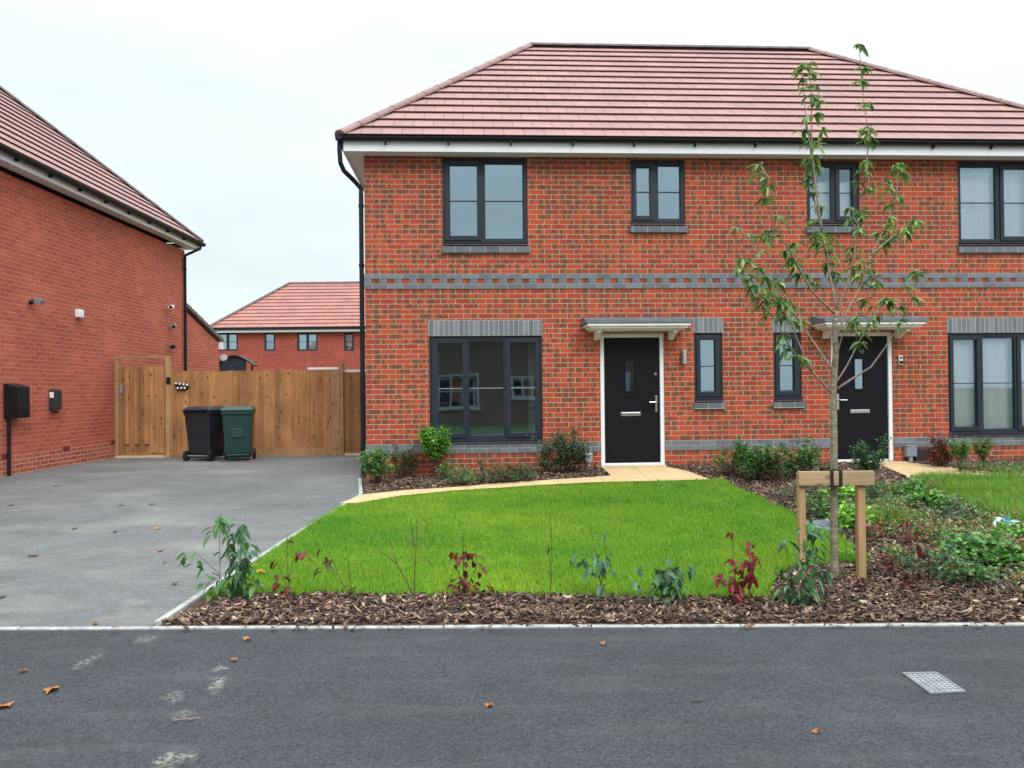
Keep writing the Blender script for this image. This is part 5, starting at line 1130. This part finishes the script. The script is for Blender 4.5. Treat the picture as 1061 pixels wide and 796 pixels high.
sapling((826,630),[[(826,630),(836,590),(843,545)],[(826,622),(818,590),(812,562)],[(828,620),(850,595),(856,585)]],[(812,561,6,2),(840,546,14,5),(848,549,8,4),(833,568,12,5),(843,572,12,6),(828,580,8,5),(850,583,8,5),(818,593,10,5),(856,592,7,4),(842,600,14,6),(820,610,16,6),(833,614,14,6),(822,624,8,4),(845,607,5,4)],'large drooping green sapling in front of the left stake post',bl+yg[:1],.066,.42,droop=1.)
sapling((880,634),[[(880,634),(875,612),(877,585),(876,536)],[(876,600),(872,590)]],[(883,598,2,3)],'thin dark bare twig right of the tree trunk',rd,.05,mat='twig',r=.004)
sapling((946,612),[[(946,612),(944,570),(939,530)],[(945,600),(950,560)]],[(939,540,3,2),(940,552,3,2),(950,562,4,3),(951,575,3,4),(945,590,3,3),(938,603,3,3)],'thin sapling with brownish red leaves in the right bed',rd+((.14,.05,.03),),.07,.6,droop=.8)

# ------------------------------------------------------------------ small things on the ground
def fallen(px, py, size, col, label, dz=.0):
    b = gp(px, py, .02); o_ = MB(); a0 = random.uniform(0, 6.28); n = 10
    pts = []
    for k in range(n):
        a = a0+2*math.pi*k/n; r = size*.78*(.5 if k % 2 == 0 else .32)*random.uniform(.8, 1.15)*(1.3 if k == 0 else 1.); pts.append(Vector((math.cos(a)*r, math.sin(a)*r, random.uniform(.001, .02))))
    c = Vector((0, 0, .012))
    for k in range(n): o_.face([c, pts[k], pts[(k+1) % n]], jc(col, .12)); o_.face([c-Vector((0, 0, .001)), pts[(k+1) % n]-Vector((0, 0, .001)), pts[k]-Vector((0, 0, .001))], jc(col, .12))
    o_.tube([c, c+(pts[0]-c)*-1.2], [.0015, .001], 4, col=(.2,.1,.04))
    o = o_.build('fallen_leaf', MAT['leaf']); o.location = (b.x, b.y, G(b.x, b.y)+dz); tag(o, label, 'leaf', 'fallen autumn leaves')
og = (.50,.19,.05); bn = (.28,.12,.05)
for a in (
 (4,729,.10,og,'orange fallen leaf on the dark asphalt at the bottom left edge',.003),(53,712,.11,og,'curled orange-brown fallen leaf on the dark asphalt, largest near the lower left',.003),(24,693,.07,bn,'brown fallen leaf on dark asphalt just left above the largest one',.003),
 (256,660.5,.07,og,'orange fallen leaf just below the left end of the bark strip',.003),(243,682,.05,og,'small orange leaf above the pale scuff marks',.003),(507,728,.06,og,'lone orange leaf on dark asphalt left of centre',.003),(624,665,.05,og,'small orange leaf below the middle of the bark strip',.003),
 (846,755,.045,og,'tiny orange leaf left of the drain cover near the bottom',.003),(120,653,.07,og,'orange leaf lying on the kerb line at the driveway front',.03),(99,645,.06,bn,'brown leaf on the driveway just above the kerb line',.008),
 (77,547,.10,bn,'brown leaf in the middle left of the driveway',.008),(35,575,.10,bn,'brown leaf on the driveway near the left frame edge',.008),(125.5,523,.09,bn,'brown leaf on the driveway, left of a pair farther back',.008),(157.6,522,.10,og,'orange leaf on the driveway, right of a pair farther back',.008),
 (163,547,.09,og,'orange leaf on the driveway middle, above another orange one',.008),(166,570,.08,og,'orange leaf on the driveway, below another orange one',.008),(181,604,.07,bn,'brown leaf on the driveway left of the leafy corner sapling',.008),(119,551,.06,(.06,.04,.03),'dark leaf on the driveway between two brown ones',.008),
 (11,523,.10,bn,'brown leaf on the driveway by the left brick wall',.008),(57,503,.09,bn,'brown leaf far back on the driveway near the wall',.008),(2,618,.07,(.07,.05,.04),'dark leaf at the left frame edge on the driveway',.008),(171,582,.05,bn,'tiny brown leaf on the driveway nearest the sapling side branch',.008),
 (271,597,.10,(.75,.33,.03),'bright yellow-orange leaf lying on the lawn corner',.05),(265,590,.07,og,'pinkish brown leaf on the lawn corner beside the yellow one',.05),(441,550,.05,(.35,.22,.06),'pale brown leaf on the lawn behind the leafless sapling',.05),(446,586,.05,(.30,.13,.05),'reddish leaf on the lawn right of the leafless sapling',.05)):
    fallen(*a)
b = gp(194, 748); mb = MB(); mb.tube([(-.06, -.01, .008), (0, .004, .010), (.055, .02, .007)], [.003, .003, .002], 6); mb.tube([(0, .004, .01), (.03, -.01, .008)], [.002, .001], 5); o = mb.build('fallen_twig', MAT['palet']); o.location = (b.x, b.y, .003); tag(o, 'thin pale twig on the dark asphalt below the scuff marks', 'twig')
b = gp(724, 728); mb = MB(); mb.tube([(-.035, 0, .006), (.035, .003, .006)], .0035, 6); o = mb.build('fallen_twig', MAT['twig']); o.location = (b.x, b.y, .003); tag(o, 'tiny dark stick on the asphalt left of the drain cover', 'twig')
# small access cover in the footway
q = [gp(x, y) for x, y in ((934.5,698.5),(970.5,698),(1000.5,718),(964,720))]; cc = sum(q, Vector())/4
DC = empty('access_cover', (cc.x, cc.y, .001), 'small rectangular pale metal access cover set in the dark asphalt', 'cover')
def quad(mb, k0, k1, z0, z1):
    for i in range(4):
        a, b = q[i]-cc, q[(i+1) % 4]-cc; P = [a*k0, b*k0, b*k1, a*k1]; B = [Vector((p.x, p.y, z0)) for p in P]; mb.extrude(B, (0, 0, z1-z0))
mb = MB(); quad(mb, 1., .90, .001, .009); mb.build('rim', plain('cover_rim', (.22,.24,.25), .5), DC)
mb = MB(); P = [Vector(((p-cc).x*.88, (p-cc).y*.88, .001)) for p in q]; mb.extrude(P, (0, 0, .004)); lid = mb.build('lid', plain('cover_lid', (.13,.14,.15), .6, var=.3), DC)
mb = MB(); e1 = (q[1]-q[0]); e2 = (q[3]-q[0])
for i in range(6):
    for j in range(9):
        c = (q[0]-cc)+e1*(.13+.74*i/5)+e2*(.12+.76*j/8); mb.box((c.x-.009, c.y-.006, .0051), (c.x+.009, c.y+.006, .0085), None)
mb.build('tread_studs', plain('cover_stud', (.36,.38,.40), .45, var=.25), lid)
# grey inspection cover behind the tree
b = gp(866, 548); IC = empty('inspection_cover', (b.x, b.y, G(b.x, b.y)), 'flat grey inspection cover in the bed behind the tree trunk', 'cover')
mb = MB(); mb.tube([(0, 0, .0), (0, 0, .045)], .27, 32); mb.build('rim', MAT['greyplastic'], IC, bevel=.006); mb = MB(); mb.tube([(0, 0, .0455), (0, 0, .055)], .22, 32); mb.build('lid', plain('slate_plastic', (.15,.18,.22), .5), IC, bevel=.004)
# wrapper
b = gp(1044, 551); WR = empty('litter_wrapper', (b.x, b.y, G(b.x, b.y)+.05), 'crumpled white and blue plastic wrapper at the edge of the long grass', 'litter')
mb = MB(); n = 8; gridp = [[Vector((-.16+.32*i/n, -.07+.14*j/4, .05*math.sin(i*1.3+j)*.6+.05*(1-abs(i-4)/4)+random.uniform(0, .012))) for i in range(n+1)] for j in range(5)]
for j in range(4):
    for i in range(n):
        if 2 <= i <= 5 and 1 <= j <= 2: continue
        mb.face([gridp[j][i], gridp[j][i+1], gridp[j+1][i+1], gridp[j+1][i]])
mb.build('film', MAT['litter'], WR); mb = MB()
for j in (1, 2):
    for i in range(2, 6): mb.face([gridp[j][i], gridp[j][i+1], gridp[j+1][i+1], gridp[j+1][i]])
mb.build('printed_patch', MAT['cyan'], WR); mb = MB(); mb.box((0, -.09, -.03), (.05, -.07, .03)); mb.build('flap', MAT['litter'], WR)
S.render.engine = 'CYCLES'
